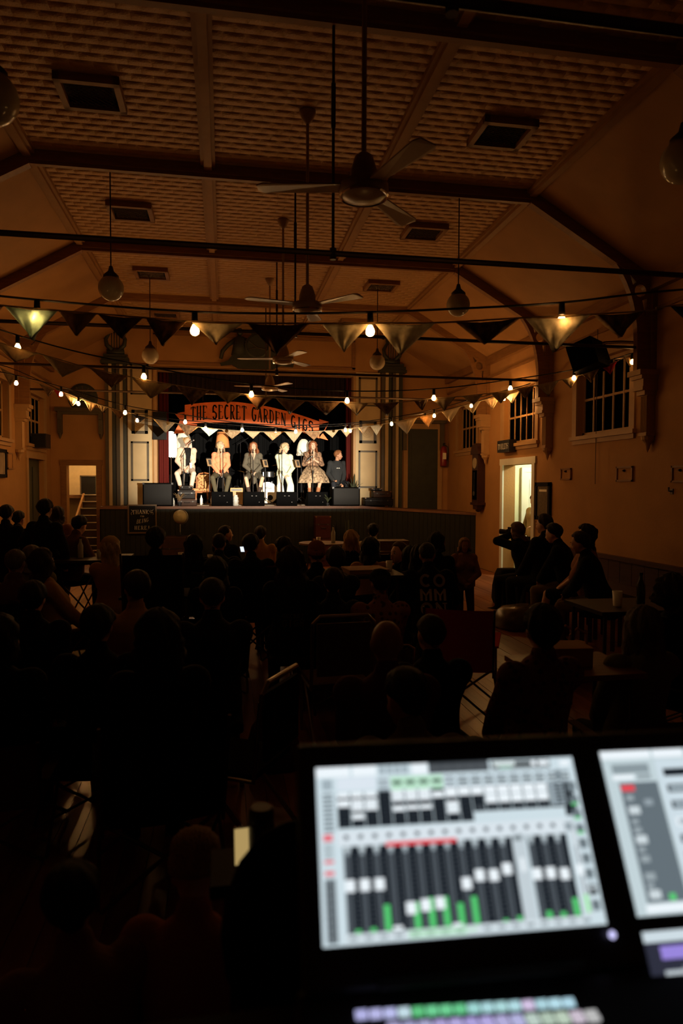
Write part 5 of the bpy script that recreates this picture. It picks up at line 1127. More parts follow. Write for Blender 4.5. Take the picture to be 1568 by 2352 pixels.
# seated musician with dark sweater, on a chair at the right
x6=SX(772,17.6); z6=SZp(1034,17.6,772)-.865
m6=person('musician in a dark sweater seated low at the right of the stage','p6',(x6,17.6,z6),R(186),dict(shirt=NAVY,trousers=DENIM,shoe=BLKT),'short',hm('ginger',(.30,.12,.045)),skin=SKINT)
lgp=obj('chest_logo',MB().add([(-.05,.150,.40),(-.02,.150,.43),(0,.150,.41),(.03,.150,.43),(.05,.15,.40),(.02,.150,.415),(0,.150,.40),(-.02,.150,.415)],[(0,1,7),(1,2,6,7),(2,3,5,6),(3,4,5)]),WHP,m6); lgp.matrix_local=VAR['p6'][2]; solid(lgp,.004)
t=thing('guitar_stool','low black stool under the seated musician','stool',(x6,17.6,SZ)); hq=z6-SZ-.02; obj('seat',MB().lathe([(.17,hq-.06),(.18,hq-.03),(.16,hq)],18),BLACKG,t)
for i in range(4): a=PI/4+PI/2*i; obj('leg',MB().tube([(.12*math.cos(a),.12*math.sin(a),hq-.06),(.18*math.cos(a),.18*math.sin(a),0)],.014,8),BLACKG,t)
# tan cajon in front of him
t=thing('cajon','small tan wooden box drum in front of the seated musician','drum',(SX(776,17.1),17.1,SZ)); bevel(obj('box',MB().box(-.1,.1,-.1,.1,0,.42),TW,t),.008); obj('sound_hole',MB().lathe([(.04,0),(.04,.004)],16,T(0,-.101,.2)@RX(90)),BLACK,t)
# card held by the leftmost singer
t=thing('paper_cup','pale cup in the hands of the leftmost singer','cup',P(438,1070,Y=17.46)); obj('cup_wall',MB().lathe([(.028,-.06),(.036,.06)],14),WHP,t); obj('lid',MB().lathe([(.038,.06),(.036,.075)],14),WHP,t)
# ================================================================ AUDIENCE
def cloth(n,c,**k): return mat('cloth_'+n,c,.9,.08,bump=.15,bscale=50,**k)
KB=cloth('black',(.008,.008,.009)); KN=cloth('navy',(.010,.011,.016)); KG=cloth('charcoal',(.018,.017,.016)); KBR=cloth('brown',(.10,.045,.02)); KT=cloth('tan',(.32,.17,.07)); KW=cloth('white',(.5,.44,.32)); KM=cloth('maroon',(.075,.018,.016)); KMU=cloth('mustard',(.30,.16,.05)); KO=cloth('ochre',(.42,.24,.08)); KGY=cloth('grey',(.13,.115,.105)); KSP=mat('spotted_red',(.14,.06,.055),.9,.08,col2=(.035,.008,.009),nscale=26,kind='voronoi'); KPK=cloth('peach',(.26,.13,.085)); KKH=cloth('khaki',(.14,.10,.055)); KDN=cloth('denim',(.016,.018,.024)); KOL=cloth('olive',(.12,.11,.05))
CHF=cloth('chair_black',(.007,.007,.008)); CHT=cloth('chair_tan',(.09,.05,.028)); CHR=cloth('chair_red',(.42,.035,.028)); CHG=cloth('chair_green',(.02,.025,.018))
_ch={}
def camp_meshes():
    if _ch: return _ch
    seat=MB().grid(lambda u,v:V((lerp(-.25,.25,u),lerp(-.22,.25,v),.40-.03*math.sin(PI*u)*math.sin(PI*v))),6,6).mesh('seat',True)
    back=MB().grid(lambda u,v:V((lerp(-.26,.26,u),-.23-.10*v-.04*math.sin(PI*u),lerp(.38,.86,v))),6,6).mesh('backrest',True)
    _ch.update(seat=seat,back=back)
    legs=[]
    for a,b in(((-.27,.25,.02),(.25,.24,.40)),((.27,.25,.02),(-.25,.24,.40)),((-.27,-.25,.02),(.25,-.23,.40)),((.27,-.25,.02),(-.25,-.23,.40)),((-.28,.25,.03),(-.26,-.22,.40)),((.28,.25,.03),(.26,-.22,.40)),((-.28,-.25,.03),(-.26,.24,.58)),((.28,-.25,.03),(.26,.24,.58))): legs.append(MB().tube([a,b],.009,6).mesh('leg'))
    _ch['legs']=legs
    _ch['posts']=[MB().tube([(s*.26,-.22,.34),(s*.27,-.34,.87)],.009,6).mesh('back_post') for s in(-1,1)]
    _ch['arms']=[MB().box(s*.27-.03,s*.27+.03,-.27,.26,.575,.59).mesh('armrest') for s in(-1,1)]
    return _ch
def camp_chair(label,x,y,rz,seat_h,m,group='folding camp chairs in the audience'):
    c=camp_meshes(); t=thing('camp_chair',label,'chair',(x,y,0),rz,group); k=max(.45,min(seat_h/.40,1.5)); t.scale=(1,1,k)
    obj('seat',c['seat'],m,t); obj('backrest',c['back'],m,t)
    for l in c['legs']: obj('leg',l,IRON,t)
    for l in c['posts']: obj('back_post',l,IRON,t)
    for l in c['arms']: obj('armrest',l,m,t)
    return t
_tb={}
def tube_chair(label,x,y,rz,seat_h,m):
    t=thing('tubular_chair',label,'chair',(x,y,0),rz,'tubular folding chairs'); k=max(.6,min(seat_h/.44,1.5)); t.scale=(1,1,k)
    if not _tb:
        _tb['fr']=[MB().tube([(s*.21,.22,0),(s*.22,.2,.42),(s*.22,-.2,.42),(s*.22,-.24,.84)],.013,8).mesh('side_frame') for s in(-1,1)]
        _tb['top']=MB().tube([(-.22,-.24,.80),(-.22,-.25,.88),(-.17,-.255,.93),(.17,-.255,.93),(.22,-.25,.88),(.22,-.24,.80)],.014,8).mesh('top_rail')
        _tb['leg']=[MB().tube([(s*.2,-.26,0),(s*.21,.1,.42)],.013,8).mesh('leg') for s in(-1,1)]
        _tb['seat']=MB().box(-.21,.21,-.2,.21,.42,.45).mesh('seat'); _tb['back']=MB().box(-.19,.19,-.26,-.235,.52,.88).mesh('backrest')
    for f in _tb['fr']: obj('side_frame',f,STEEL,t)
    for f in _tb['leg']: obj('leg',f,STEEL,t)
    obj('top_rail',_tb['top'],STEEL,t); obj('seat',_tb['seat'],m,t); obj('backrest',_tb['back'],m,t); return t
A=[ # px, top, depth, facing, variant, hair, hair mat, shirt, trousers, label, opts
(14,1158,9.0,-20,'st','short',HBLACK,KB,KDN,'person standing at the far left edge in black, dark short hair',{}),
(41,1172,9.6,-40,'st','short',HBLACK,KB,KB,'person in black standing second from the left edge, looking down',{}),
(102,1144,8.4,-30,'st','short',HBLACK,KB,KB,'tall person in black standing before the dark left door',{}),
(132,1162,10.2,-10,'st','bob',HDB,KPK,KDN,'person in a pale striped top behind the tall person in black',{}),
(160,1180,8.8,-50,'w','short',HBLACK,KBR,KB,'person leaning towards the stairs with one arm reaching right',{}),
(34,1258,None,0,'a','crop',HGREY,KBR,KB,'older man in glasses and brown coat by the left edge',{'face':1}),
(68,1252,7.2,8,'e','bob',HGREY,KOL,KB,'grey haired person in an olive coat beside the older man',{}),
(122,1255,None,-65,'b','bob',HDB,KMU,KB,'person in profile facing right with dark bobbed hair',{'face':1}),
(258,1230,None,-6,'f','long',HLIGHT,KT,KB,'person with long blond hair under a knitted hat',{'stool':1,'hat':('beanie',cloth('hat_straw',(.34,.22,.10)))}),
(357,1208,6.4,0,'a','short',HBLACK,KB,KB,'broad dark man in black in front of the chalkboard',{}),
(445,1224,None,4,'b','long',HBLACK,KB,KB,'person in black with long dark hair right of the globe',{}),
(503,1222,8.0,-6,'a','crop',HDB,KG,KB,'man with cropped hair and grey shirt beneath the first wedge',{}),
(517,1206,10.4,-40,'d','short',HDB,KB,KB,'person half hidden, holding up a small object near the stage',{}),
(578,1219,7.2,0,'c','short',HBLACK,KB,KB,'dark haired man in black in the middle, phone glowing at his side',{}),
(598,1207,10.6,-8,'a','short',HDB,KO,KB,'person in a bright ochre top close to the stage',{'stool':1}),
(652,1231,None,4,'a','short',HBLACK,KM,KB,'short haired person in dark red beside the small table',{}),
(668,1252,5.6,0,'f','wavy',HDB,KB,KB,'woman with full wavy hair in a black printed tee shirt',{'txt':'GIGS','stool':1}),
(497,1273,6.2,-3,'b','bob',HBLACK,KB,KB,'person with a rounded dark bob in the centre left',{}),
(487,1322,4.3,0,'a','crop',HDB,KG,KDN,'broad man with cropped hair in a charcoal shirt, centre left',{'stool':1}),
(310,1309,4.6,3,'e','short',HDB,KMU,KB,'person in a mustard jacket in the left middle of the crowd',{'stool':1}),
(364,1390,3.2,10,'f','bob',HBLACK,KB,KB,'dark bobbed head in front of the mustard jacket',{}),
(224,1386,3.9,-4,'a','short',HBLACK,KB,KB,'dark silhouette left of the bobbed head, in black',{}),
(75,1332,4.8,0,'a','short',HBLACK,KB,KB,'dark broad silhouette below the older man',{}),
(-5,1410,3.5,0,'d','bob',HBLACK,KB,KB,'dark silhouette cut by the left edge of the picture',{}),
(727,1242,None,0,'a','crop',HDB,KB,KB,'person in a rust coloured beanie near the round table',{'hat':('beanie',cloth('hat_rust',(.20,.07,.03)))}),
(768,1250,None,8,'f','short',HDB,KG,KB,'person in charcoal right of the rust beanie',{}),
(765,1302,5.8,-4,'a','short',HDB,KG,KB,'short haired person behind the tan chair',{}),
(806,1215,9.2,-4,'f','long',HBLOND,KB,KB,'person with very long straight blond hair near the stage',{}),
(857,1201,10.6,-14,'a','short',HBLACK,KW,KB,'person in a white top with black hair near the stage',{}),
(850,1233,7.8,-5,'d','bob',HBLACK,KT,KB,'person with black hair in a tan top by the flat box',{'stool':1}),
(917,1243,7.8,150,'d','short',HBROWN,KB,KB,'person turned round to face the camera, brown hair',{'face':1}),
(874,1304,5.7,0,'a','crop',HBLACK,mat('floral_scarf',(.20,.085,.055),.9,.1,col2=(.05,.02,.018),nscale=22,kind='voronoi'),KB,'person in a black cap and patterned shawl',{'hat':('cap',KB),'tube':CHT}),
(943,1249,7.6,-10,'b','long',HBLACK,KB,KB,'dark long haired person beside the one facing the camera',{}),
(964,1247,7.0,-6,'f','long',HBLACK,KG,KB,'second dark long haired person, left of the printed tee',{}),
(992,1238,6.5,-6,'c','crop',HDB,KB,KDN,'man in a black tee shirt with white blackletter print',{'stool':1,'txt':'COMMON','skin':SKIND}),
(1003,1221,8.4,-40,'d','bob',HBLACK,KB,KB,'person with dark hair falling over a pale scarf',{}),
(1232,1378,3.4,8,'f','short',HBLACK,KSP,KB,'large dark haired person in a red spotted blouse, right of centre',{'stool':1}),
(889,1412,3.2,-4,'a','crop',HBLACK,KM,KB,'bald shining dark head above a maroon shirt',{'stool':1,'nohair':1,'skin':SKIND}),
(991,1406,4.0,6,'a','crop',HDB,KB,KB,'person with cropped hair in black beside the maroon shirt',{}),
(1466,1384,4.0,0,'f','long',HGREY,KOL,KB,'person with long ash blond hair on the right side',{}),
(1543,1320,4.9,30,'d','curly',HDB,KB,KB,'curly haired person at the right edge of the picture',{'face':1}),
(955,1542,2.75,-4,'w','short',HBLACK,KGY,KB,'low seated child in a pale grey top just behind the mixing desk',{'stool':1}),
]
CHL=['black','dark','plain']
def seat_person(e,i):
    px,top,d,rz,key,hs,hmt,sh,trs,lb,op=e
    p=P(px,top,d=d) if d else P(px,top,Z=1.31); zt=p.z; stand=key in('st','ch'); sc=1.
    if stand: sc=zt/1.68; z=0
    else:
        seat=zt-.88
        if seat<.22: sc=max(.62,(zt-.24)/.88); seat=zt-.88*sc
        if seat>.62: sc=min(1.12,(zt-.58)/.88); seat=zt-.88*sc
        z=seat
    t=person(lb,key,(p.x,p.y,z),R(rz),dict(shirt=sh,trousers=trs,skirt=trs,shoe=KB),None if op.get('nohair') else hs,hmt,skin=op.get('skin',SKINT if i%2 else SKIN),scale=sc,face=bool(op.get('face')),hat=op.get('hat'))
    Bm=VAR[key][2]
    if op.get('txt')=='COMMON':
        for r_,w in enumerate(('CO','MM','ON')):
            _l=[]; text(MB(),w,lambda u,v,w_,r_=r_:V((u,-.163-w_,.40-.135*r_+v)),.105,.105,.03,.026,dep=.004,each=_l)
            for _m in _l: obj('letter',_m,mat('white_ink',(.34,.31,.26),.8,.1),t).matrix_local=Bm
    if op.get('txt')=='GIGS':
        mb=text(MB(),'GIGS',lambda u,v,w_:V((u,-.160-w_,.26+v)),.05,.034,.012,.012,dep=.003); text(mb,'SECRET',lambda u,v,w_:V((u,-.160-w_,.33+v)),.03,.022,.008,.006,dep=.003)
        l=obj('lettering',mb,mat('faded_ink',(.10,.08,.06),.8,.1),t); l.matrix_local=Bm
    if not stand and z>.12:
        n=' '.join(lb.split(',')[0].split()[:10])
        if op.get('tube'): tube_chair('tubular tan chair under the '+n,p.x,p.y,R(rz),z-.02,op['tube'])
        elif op.get('stool'):
            st_=thing('padded_stool','dark padded stool under the '+n,'stool',(p.x,p.y,0),R(rz),'padded stools in the audience'); h=z-.01
            bevel(obj('cushion',MB().box(-.19,.19,-.18,.18,h-.07,h),CHF,st_),.02)
            for a_ in(-1,1):
                for b_ in(-1,1): obj('leg',MB().tube([(a_*.15,b_*.14,h-.07),(a_*.18,b_*.17,0)],.014,6),IRON,st_)
        else: camp_chair('%s camp chair under the %s'%(CHL[i%3],n),p.x,p.y,R(rz),z-.02,(CHF,CHF,CHG,CHT)[i%4] if i not in(16,18) else CHF)
    return t
for i,e in enumerate(A): seat_person(e,i)
# child
c=P(1066,1234,d=8.6); t=person('small child with fair hair and a peach jumper standing in the aisle','ch',(c.x,c.y,0),R(172),dict(shirt=KPK,trousers=KM,shoe=KB),'bob',HBLOND,skin=SKINT,scale=c.z/1.68)
# wall group on the bench: photographer, companions
def bench_person(label,px,top,d,rz,key,hs,hmt,sh,trs,**k):
    p=P(px,top,d=d); zt=p.z; sc=min(1.12,(zt-.46)/.88); seat=zt-.88*sc
    t=person(label,key,(p.x,p.y,seat),R(rz),dict(shirt=sh,trousers=trs,skirt=trs,shoe=k.pop('shoe',KB)),hs,hmt,scale=sc,**k); return t,p,seat
t,p,s=bench_person('photographer in black raising a camera by the doorway',1213,1196,10.1,38,'ph','bob',HBROWN,KB,KB,face=True)
M=t.matrix_basis; hc=M@V((.025,.30,.70))
cm_=thing('camera','black camera with long lens held by the photographer','camera',hc,R(38)); obj('body',MB().box(-.07,.07,-.03,.03,-.045,.045).box(-.03,.03,-.03,.03,.045,.075),BLACKG,cm_); obj('lens',MB().lathe([(.035,.03),(.038,.10),(.042,.17),(.03,.172)],16,RX(-90)),BLACKG,cm_); obj('screen',MB().box(-.04,.04,-.034,-.03,-.03,.03),GLASSD,cm_)
stl=[('bench_person_seat',)]
t,p2,s2=bench_person('person in black sitting behind the photographer, seen from the side',1251,1179,9.5,30,'a','short',HDB,KB,KB)
t,p3,s3=bench_person('young man with swept dark hair against the right wall',1316,1194,9.1,52,'c','short',HBLACK,KB,KKH,face=True)
t,p4_,s4=bench_person('woman with bare crossed legs between two men on the right',1347,1204,8.5,60,'sh','wavy',HDB,KPK,KB,face=True)
t,p5_,s5=bench_person('man in a black hooded coat leaning forward on the right wall',1384,1212,7.9,58,'c','short',HDB,KB,KKH,face=True,skin=SKINT)
for lb,pp,ss in(('photographer',p,s),('person behind the photographer',p2,s2),('young man by the right wall',p3,s3),('woman with bare legs',p4_,s4),('man in the hooded coat',p5_,s5)):
    t=thing('low_stool','dark upholstered seat under the '+lb,'stool',(pp.x,pp.y,0),R(45),'seats by the right wall'); h=ss-.01
    bevel(obj('cushion',MB().box(-.2,.2,-.2,.2,h-.10,h),CHF,t),.02)
    for a in(-1,1):
        for b in(-1,1): obj('leg',MB().box(a*.17-.02,a*.17+.02,b*.17-.02,b*.17+.02,0,h-.10),BN,t)
# man in the lit corridor
t=person('person in a khaki jacket standing in the lit doorway','st',(*P(1228,1160,X=XR+.62).xy,0),R(100),dict(shirt=mat('khaki_jacket',(.40,.33,.17),.85,.1,bump=.2),trousers=KDN,shoe=KB),'short',HDB,scale=1.02)
# ---------------- tables and things on them
def table(label,x,y,w,d,h,m,rz=0,round_=False):
    t=thing('table',label,'table',(x,y,0),R(rz)); 
    obj('top',MB().lathe([(w/2,h-.025),(w/2,h)],28) if round_ else MB().box(-w/2,w/2,-d/2,d/2,h-.03,h),m,t)
    for a in(-1,1):
        for b in(-1,1): obj('leg',MB().tube([(a*(w/2-.06)*(.6 if round_ else 1),b*(d/2-.06)*(.6 if round_ else 1),h-.025),(a*(w/2-.05)*(.75 if round_ else 1),b*(d/2-.05)*(.75 if round_ else 1),0)],.014,6),IRON,t)
    return t
TBW=mat('pale_table_wood',(.2,.11,.045),.5,.25,noise=.2); TBD=mat('dark_table',(.025,.015,.01),.5,.2,noise=.2)
def cup(label,x,y,z,r=.035,h=.1,m=None):
    t=thing('cup',label,'cup',(x,y,z)); obj('wall',MB().lathe([(r*.8,0),(r,h),(r*.92,h),(r*.74,.006)],14,cap=False),m or WHP,t,True); obj('bottom',MB().lathe([(r*.78,0),(r*.78,.006)],14),m or WHP,t)
def plate(label,x,y,z,r=.11,m=None):
    t=thing('plate',label,'plate',(x,y,z)); obj('dish',MB().lathe([(r*.6,0),(r,.018),(r*.97,.022),(r*.6,.006)],20),m or WHP,t,True); obj('food',MB().ell((0,0,.015),(r*.45,r*.4,.02)),KBR,t)
def carton(label,x,y,z,w,d,h,m,rz=0,open_=False):
    t=thing('food_box',label,'box',(x,y,z),R(rz)); obj('base',MB().box(-w/2,w/2,-d/2,d/2,0,.006).box(-w/2,-w/2+.006,-d/2,d/2,0,h).box(w/2-.006,w/2,-d/2,d/2,0,h).box(-w/2,w/2,-d/2,-d/2+.006,0,h).box(-w/2,w/2,d/2-.006,d/2,0,h),m,t)
    obj('lid',MB().box(-w/2,w/2,0,.006,0,d,T(0,d/2,h)@RX(-25 if open_ else 90-0)) if open_ else MB().box(-w/2-.004,w/2+.004,-d/2-.004,d/2+.004,h,h+.008),m,t)
CARD=mat('cardboard',(.36,.2,.09),.8,.15,noise=.2)
q=P(742,1246,d=11.2); table('small round pale table close to the stage',q.x,q.y,.8,.8,q.z,TBW,0,True); q1=q
bottle('clear bottle on the small round table',q.x+.15,q.y-.1,q.z,.28,.035,CLR); cup('white cup on the small round table',q.x-.1,q.y-.15,q.z)
q=P(842,1318,d=6.7); table('table with a flat open box behind the black cap',q.x,q.y+.1,.7,.5,q.z,TBD); carton('flat tan pizza box lying on the table',q.x,q.y+.1,q.z,.4,.34,.04,CARD,5)
cup('white paper cup at the end of the pizza box table',q.x+.28,q.y+.22,q.z)
q=P(900,1262,d=9.3); table('pale low wooden table by the white top',q.x,q.y,.9,.6,q.z,TBW); carton('pale wooden crate on the low table',q.x,q.y,q.z,.4,.3,.12,TBW)
q=P(430,1290,d=9.1); table('dark table with plates in the centre left',q.x,q.y,1.0,.7,q.z,TBD); plate('white plate with food, left on the centre table',q.x-.25,q.y-.15,q.z); plate('white plate with food, right on the centre table',q.x+.05,q.y+.1,q.z); cup('small white cup beside the plates',q.x+.3,q.y-.1,q.z); cup('second white cup behind the plates',q.x-.1,q.y+.25,q.z)
q=P(185,1280,d=8.6); table('dark table with bottles at the left',q.x,q.y,1.2,.8,q.z,TBD); bottle('dark wine bottle on the left table',q.x-.2,q.y,q.z,.3,.037,DGL); bottle('clear water bottle on the left table',q.x+.02,q.y-.1,q.z,.26,.033,CLR); cup('glass on the left table',q.x+.25,q.y-.15,q.z,.033,.11,CLR); plate('white plate on the left table',q.x-.4,q.y-.1,q.z)
q=P(1325,1530,d=3.9); table('wooden tray table at the right with a tub',q.x,q.y+.05,.62,.5,q.z,WOOD); carton('open tan tub on the right hand tray table',q.x-.03,q.y+.08,q.z,.24,.2,.1,CARD,-6)
q=P(1440,1388,d=5.6); table('dark side table at the right',q.x,q.y,.8,.6,q.z,TBD); cup('pale paper cup on the dark side table',q.x-.12,q.y-.05,q.z,.04,.12); bottle('dark bottle on the side table',q.x+.12,q.y,q.z,.26,.035,DGL)
# phone glow
q=P(556,1262,d=7.05); t=thing('mobile_phone','phone with a glowing screen held in the crowd','phone',q,R(10)); t.scale=(.6,.6,.6); obj('case',MB().box(-.035,.035,-.004,.004,-.07,.07,RX(-50)),BLACKG,t); obj('screen',MB().box(-.031,.031,-.0055,-.004,-.062,.062,RX(-50)),emis('phone_glow',(.75,.85,1),1.2),t)
# empty chairs and bags
q=P(1062,1420,d=5.6); camp_chair('empty red camp chair in the aisle beside the child',q.x,q.y,R(-25),.42,CHR)
q=P(770,1430,d=5.0); tube_chair('empty tubular chair with tan canvas in the centre',q.x,q.y,R(4),.45,CHT)
q=P(548,1575,d=3.6); tube_chair('tubular chair frame catching light in the centre foreground',q.x,q.y,R(60),.42,CHF)
def bag(label,x,y,w,d,h,m,rz=0,handles=True,seed=0):
    rn=random.Random(seed); t=thing('bag',label,'bag',(x,y,0),R(rz)); rings=[]
    for z,k in((0,.96),(.15,1.05),(.5,1.0),(.85,.86),(1,.7)): rings.append([(w/2*k*math.copysign(abs(math.cos(2*PI*j/20))**.5,math.cos(2*PI*j/20))*(1+rn.uniform(-.03,.03)),d/2*k*math.copysign(abs(math.sin(2*PI*j/20))**.5,math.sin(2*PI*j/20)),h*z) for j in range(20)])
    obj('body',MB().ring(rings),m,t,True)
    if handles:
        for s in(-1,1): obj('handle',MB().tube([(-w*.22,s*d*.3,h*.92),(-w*.2,s*d*.3,h*1.3),(0,s*d*.25,h*1.45),(w*.2,s*d*.3,h*1.3),(w*.22,s*d*.3,h*.92)],.012,6),m,t)
    return t
def bag_at(label,px,py,*a,**k): q=P(px,py,Z=0); return bag(label,q.x,q.y,*a,**k)
bag_at('black backpack slumped by the lit doorway',1165,1385,.45,.35,.55,KB,handles=False,seed=1)
bag_at('clear plastic blanket bag on the floor at the right',1195,1440,.7,.45,.28,mat('shiny_quilt',(.16,.13,.09),.25,.5,col2=(.05,.04,.03),nscale=7),rz=20,handles=False,seed=2)
bag_at('small dark cooler bag behind the blanket bag',1215,1410,.3,.25,.4,KG,seed=3)
bag_at('dark red basket bag on the floor in the centre',628,1760,.34,.24,.3,cloth('basket_red',(.10,.03,.022)),seed=4)
bag_at('tan canvas bag under the right hand table',1310,1560,.5,.3,.35,KT,rz=15,seed=5)
bag_at('black bag on the left side floor',130,1640,.4,.3,.35,KB,seed=6)
q=P(305,1712,Z=0); tag(obj('paper_slip',MB().box(-.05,.05,-.07,.07,0,.003,RZ(25)),PAPER,loc=q),'small pale slip of paper on the dark floor','paper')
# ================================================================ MIXING DESK AND FOREGROUND
TLs=V((.113,.832,1.499)); ex=V((.34,-.009,-.004)).normalized(); eyv=V((-.003,-.098,-.163)); ey=(eyv-ex*eyv.dot(ex)).normalized(); SWd,SHt=.3402,.1902
en=ey.cross(ex).normalized()
if en.dot(CAM-TLs)<0: en=-en
desk=thing('mixing_console','black digital mixing console with two bright touch screens','mixing console',TLs)
def pl(u,v,w=0.): return ex*u+ey*v+en*w      # screen plane, metres from the screen corner (local to desk)
def plane_uv(px,py,org=V((0,0,0)),a=ex,b=ey,n=en):
    r=P(px,py,d=1.)-CAM; o=TLs+org; t=(o-CAM).dot(n)/r.dot(n); q=CAM+r*t-o; return q.dot(a),q.dot(b)
def pbox(mb,u0,u1,v0,v1,w0,w1):
    vs=[pl(u,v,w) for w in(w0,w1) for v in(v0,v1) for u in(u0,u1)]
    return mb.add(vs,[(0,2,3,1),(4,5,7,6),(0,1,5,4),(2,6,7,3),(0,4,6,2),(1,3,7,5)])
u2,v2=plane_uv(1378,1726)
hb=MB(); pbox(hb,-.022,.80,-.03,.235,-.045,-.004); bevel(obj('screen_housing',hb,BLACKG,desk),.006)
EMS=emis_attr('touch_screen',1.0)
def ui(rects,w,h,u0=0,v0=0,lay=.0004):
    """rects in unit coordinates (x0,y0,x1,y1,colour), later ones lie slightly proud"""
    mb=MB()
    for i,(a,b,c,d,col) in enumerate(rects):
        z=-.0030+lay*(.12*i/ max(1,len(rects))*10+ (0 if i==0 else 1)*.5)
        mb.add([pl(u0+x*w,v0+y*h,z) for x,y in((a,b),(a,d),(c,d),(c,b))],[(0,1,2,3)],(*col,1))
    return mb
Wc=(.62,.74,.80); Wb=(.86,.93,.98); Wg=(.36,.44,.49); Dk=(.012,.016,.022); Dk2=(.05,.06,.07); Gn=(.10,.62,.18); Gp=(.5,.78,.6); Rd=(.80,.07,.09)
rn=random.Random(7)
# main screen layout
r=[(0,0,1,1,Wc)]
A_=lambda *q:r.append(q)
A_(0,0,.125,.062,Wb); A_(.135,0,.225,.062,Wb)
for i in range(4): A_(.235+.029*i,.005,.258+.029*i,.058,Wg)
A_(.36,0,.42,.066,Wb); A_(.425,0,.66,.066,Dk2); 
for i in range(5): A_(.43+.046*i,.008,.472+.046*i,.058,(.075,.085,.095))
A_(.67,.006,.905,.062,(.13,.15,.16)); A_(.68,.012,.765,.04,(.7,.8,.8)); A_(.70,.045,.75,.056,(.3,.6,.45)); A_(.83,.014,.85,.046,Wb); A_(.86,.014,.90,.046,Wb)
A_(.945,.02,.985,.055,Wb)
A_(.02,.075,.058,.14,Wg)
for i in range(9): A_(.02,.16+.026*i,.058,.178+.026*i,(.22,.27,.30))
# upper matrix
A_(.075,.07,.22,.145,(.72,.80,.88))
for i in range(18):
    x=.072+.0505*i
    for k in range(3 if i>=3 else 0): A_(x+.004,.085+.03*k,x+.044,.105+.03*k,(.42,.72,.52) if 4<=i<=7 else (.3,.36,.4))
    if 4<=i<=7: A_(x,.075,x+.05,.15,Gp); A_(x+.008,.10,x+.042,.125,(.08,.14,.1))
    elif i>=9: A_(x+.006,.115,x+.044,.135,(.12,.14,.15))
    top=.16
    A_(x,top,x+.048,.37,Dk)
    for k in range(8): A_(x+.022,top+.015+.025*k,x+.03,top+.022+.025*k,Dk2)
    pat={0:[(.16,.19),(.205,.245)],1:[(.16,.19),(.205,.27),(.29,.32)],2:[(.16,.19),(.205,.27)],4:[(.16,.225),(.255,.285)],5:[(.16,.225),(.255,.28)],6:[(.16,.225),(.255,.28)],7:[(.18,.215)],8:[(.16,.215),(.245,.315)],9:[(.16,.21)],10:[(.16,.21)]}.get(i,[(.16,.265)] if 11<=i<=15 else [])
    for a,b in pat:
        A_(x+.002,a,x+.0455,b,Wb)
        if b-a>.06: A_(x+.002,(a+b)/2-.003,x+.0455,(a+b)/2+.003,Wg)
    if 10<=i<=16: A_(x,.315,x+.049,.38,Wc); A_(x+.01,.28,x+.04,.305,Dk2)
A_(.885,.16,.94,.30,Wg)
for k in range(6): A_(.90,.165+.022*k,.935,.178+.022*k,Dk)
A_(.065,.385,.93,.47,(.70,.78,.84))
for i in range(16): A_(.098+.0515*i-.008,.41,.098+.0515*i+.008,.435,(.10,.12,.14))
A_(.017,.40,.05,.44,(.78,.16,.2)); 
for k in range(6): A_(.017,.455+.014*k,.05,.464+.014*k,(.35,.42,.45))
A_(.017,.545,.05,.565,(.78,.16,.2)); A_(.017,.605,.05,.63,(.78,.16,.2))
A_(.016,.65,.052,.985,Dk2)
for k in range(8): A_(.02,.657+.041*k,.048,.688+.041*k,(.16,.19,.21))
# faders
caps=[.66,.66,.66,.92,.80,.79,.785,.93,.69,.65,.655,.625,None,.665,.665,.675]; mets=[.02,.025,.14,0,.14,.16,.16,.12,.15,.0,.015,.025,0,.04,.03,.10]
FT,FB=.475,.945
for i in range(16):
    x=.085+.0515*i
    if caps[i] is None: A_(x,FT-.02,x+.05,FB,(.55,.63,.68)); A_(x+.02,.60,x+.034,.68,Wb); A_(x+.008,.47,x+.04,.50,(.2,.24,.26)); continue
    if i>12: x+=.006
    A_(x,FT,x+.0515,FB,Dk); A_(x+.004,FT,x+.022,FB,(.10,.12,.14)); A_(x+.008,FT+.02,x+.013,FB,(.02,.024,.03))
    for k in range(16): A_(x+.036,FT+.06+.025*k,x+.042,FT+.066+.025*k,(.0,.0,.0) if False else (.13,.15,.17))
    A_(x+.004,FT-.005,x+.026,FT+.028,(.5,.58,.62)); A_(x+.008,FT+.03,x+.022,FT+.05,(.34,.4,.44))
    if 3<=i<=7: A_(x-.002,FT-.012,x+.052,FT+.012,Rd)
    m=mets[i]
    if m: A_(x+.026,FB-m,x+.046,FB-.003,Gn)
    c=caps[i]; A_(x+.0,c,x+.034,c+.065 if i not in(3,7) else c+.02,Wb)
A_(.075,FB,.925,.99,(.66,.75,.8))
for i in range(17): A_(.088+.0515*i,.962,.118+.0515*i,.978,(.5,.78,.58) if 4<=i<=8 else (.25,.3,.33))
for i in range(4,8): A_(.085+.0515*i,.948,.135+.0515*i,.99,Gp); A_(.095+.0515*i,.964,.122+.0515*i,.976,(.2,.35,.25))
A_(.92,.08,.94,.15,(.2,.25,.28)); A_(.93,.40,.955,.95,(.62,.70,.75)); A_(.938,.55,.944,.93,(.25,.3,.33)); A_(.928,.66,.954,.72,Wb); A_(.935,.83,.95,.93,(.35,.85,.4)); A_(.915,.41,.945,.46,(.3,.36,.4))
for k in range(9):
    y=.16+.088*k
    A_(.957,y,.99,y+.06,(.03,.035,.04) if k==7 else (.20,.25,.28)); A_(.963,y+.012,.984,y+.03,(.6,.68,.72) if k==7 else (.09,.11,.12))
    if k in(1,2,3): A_(.96,y+.045,.985,y+.06,Gn)
obj('left_screen',ui(r,SWd,SHt),EMS,desk)
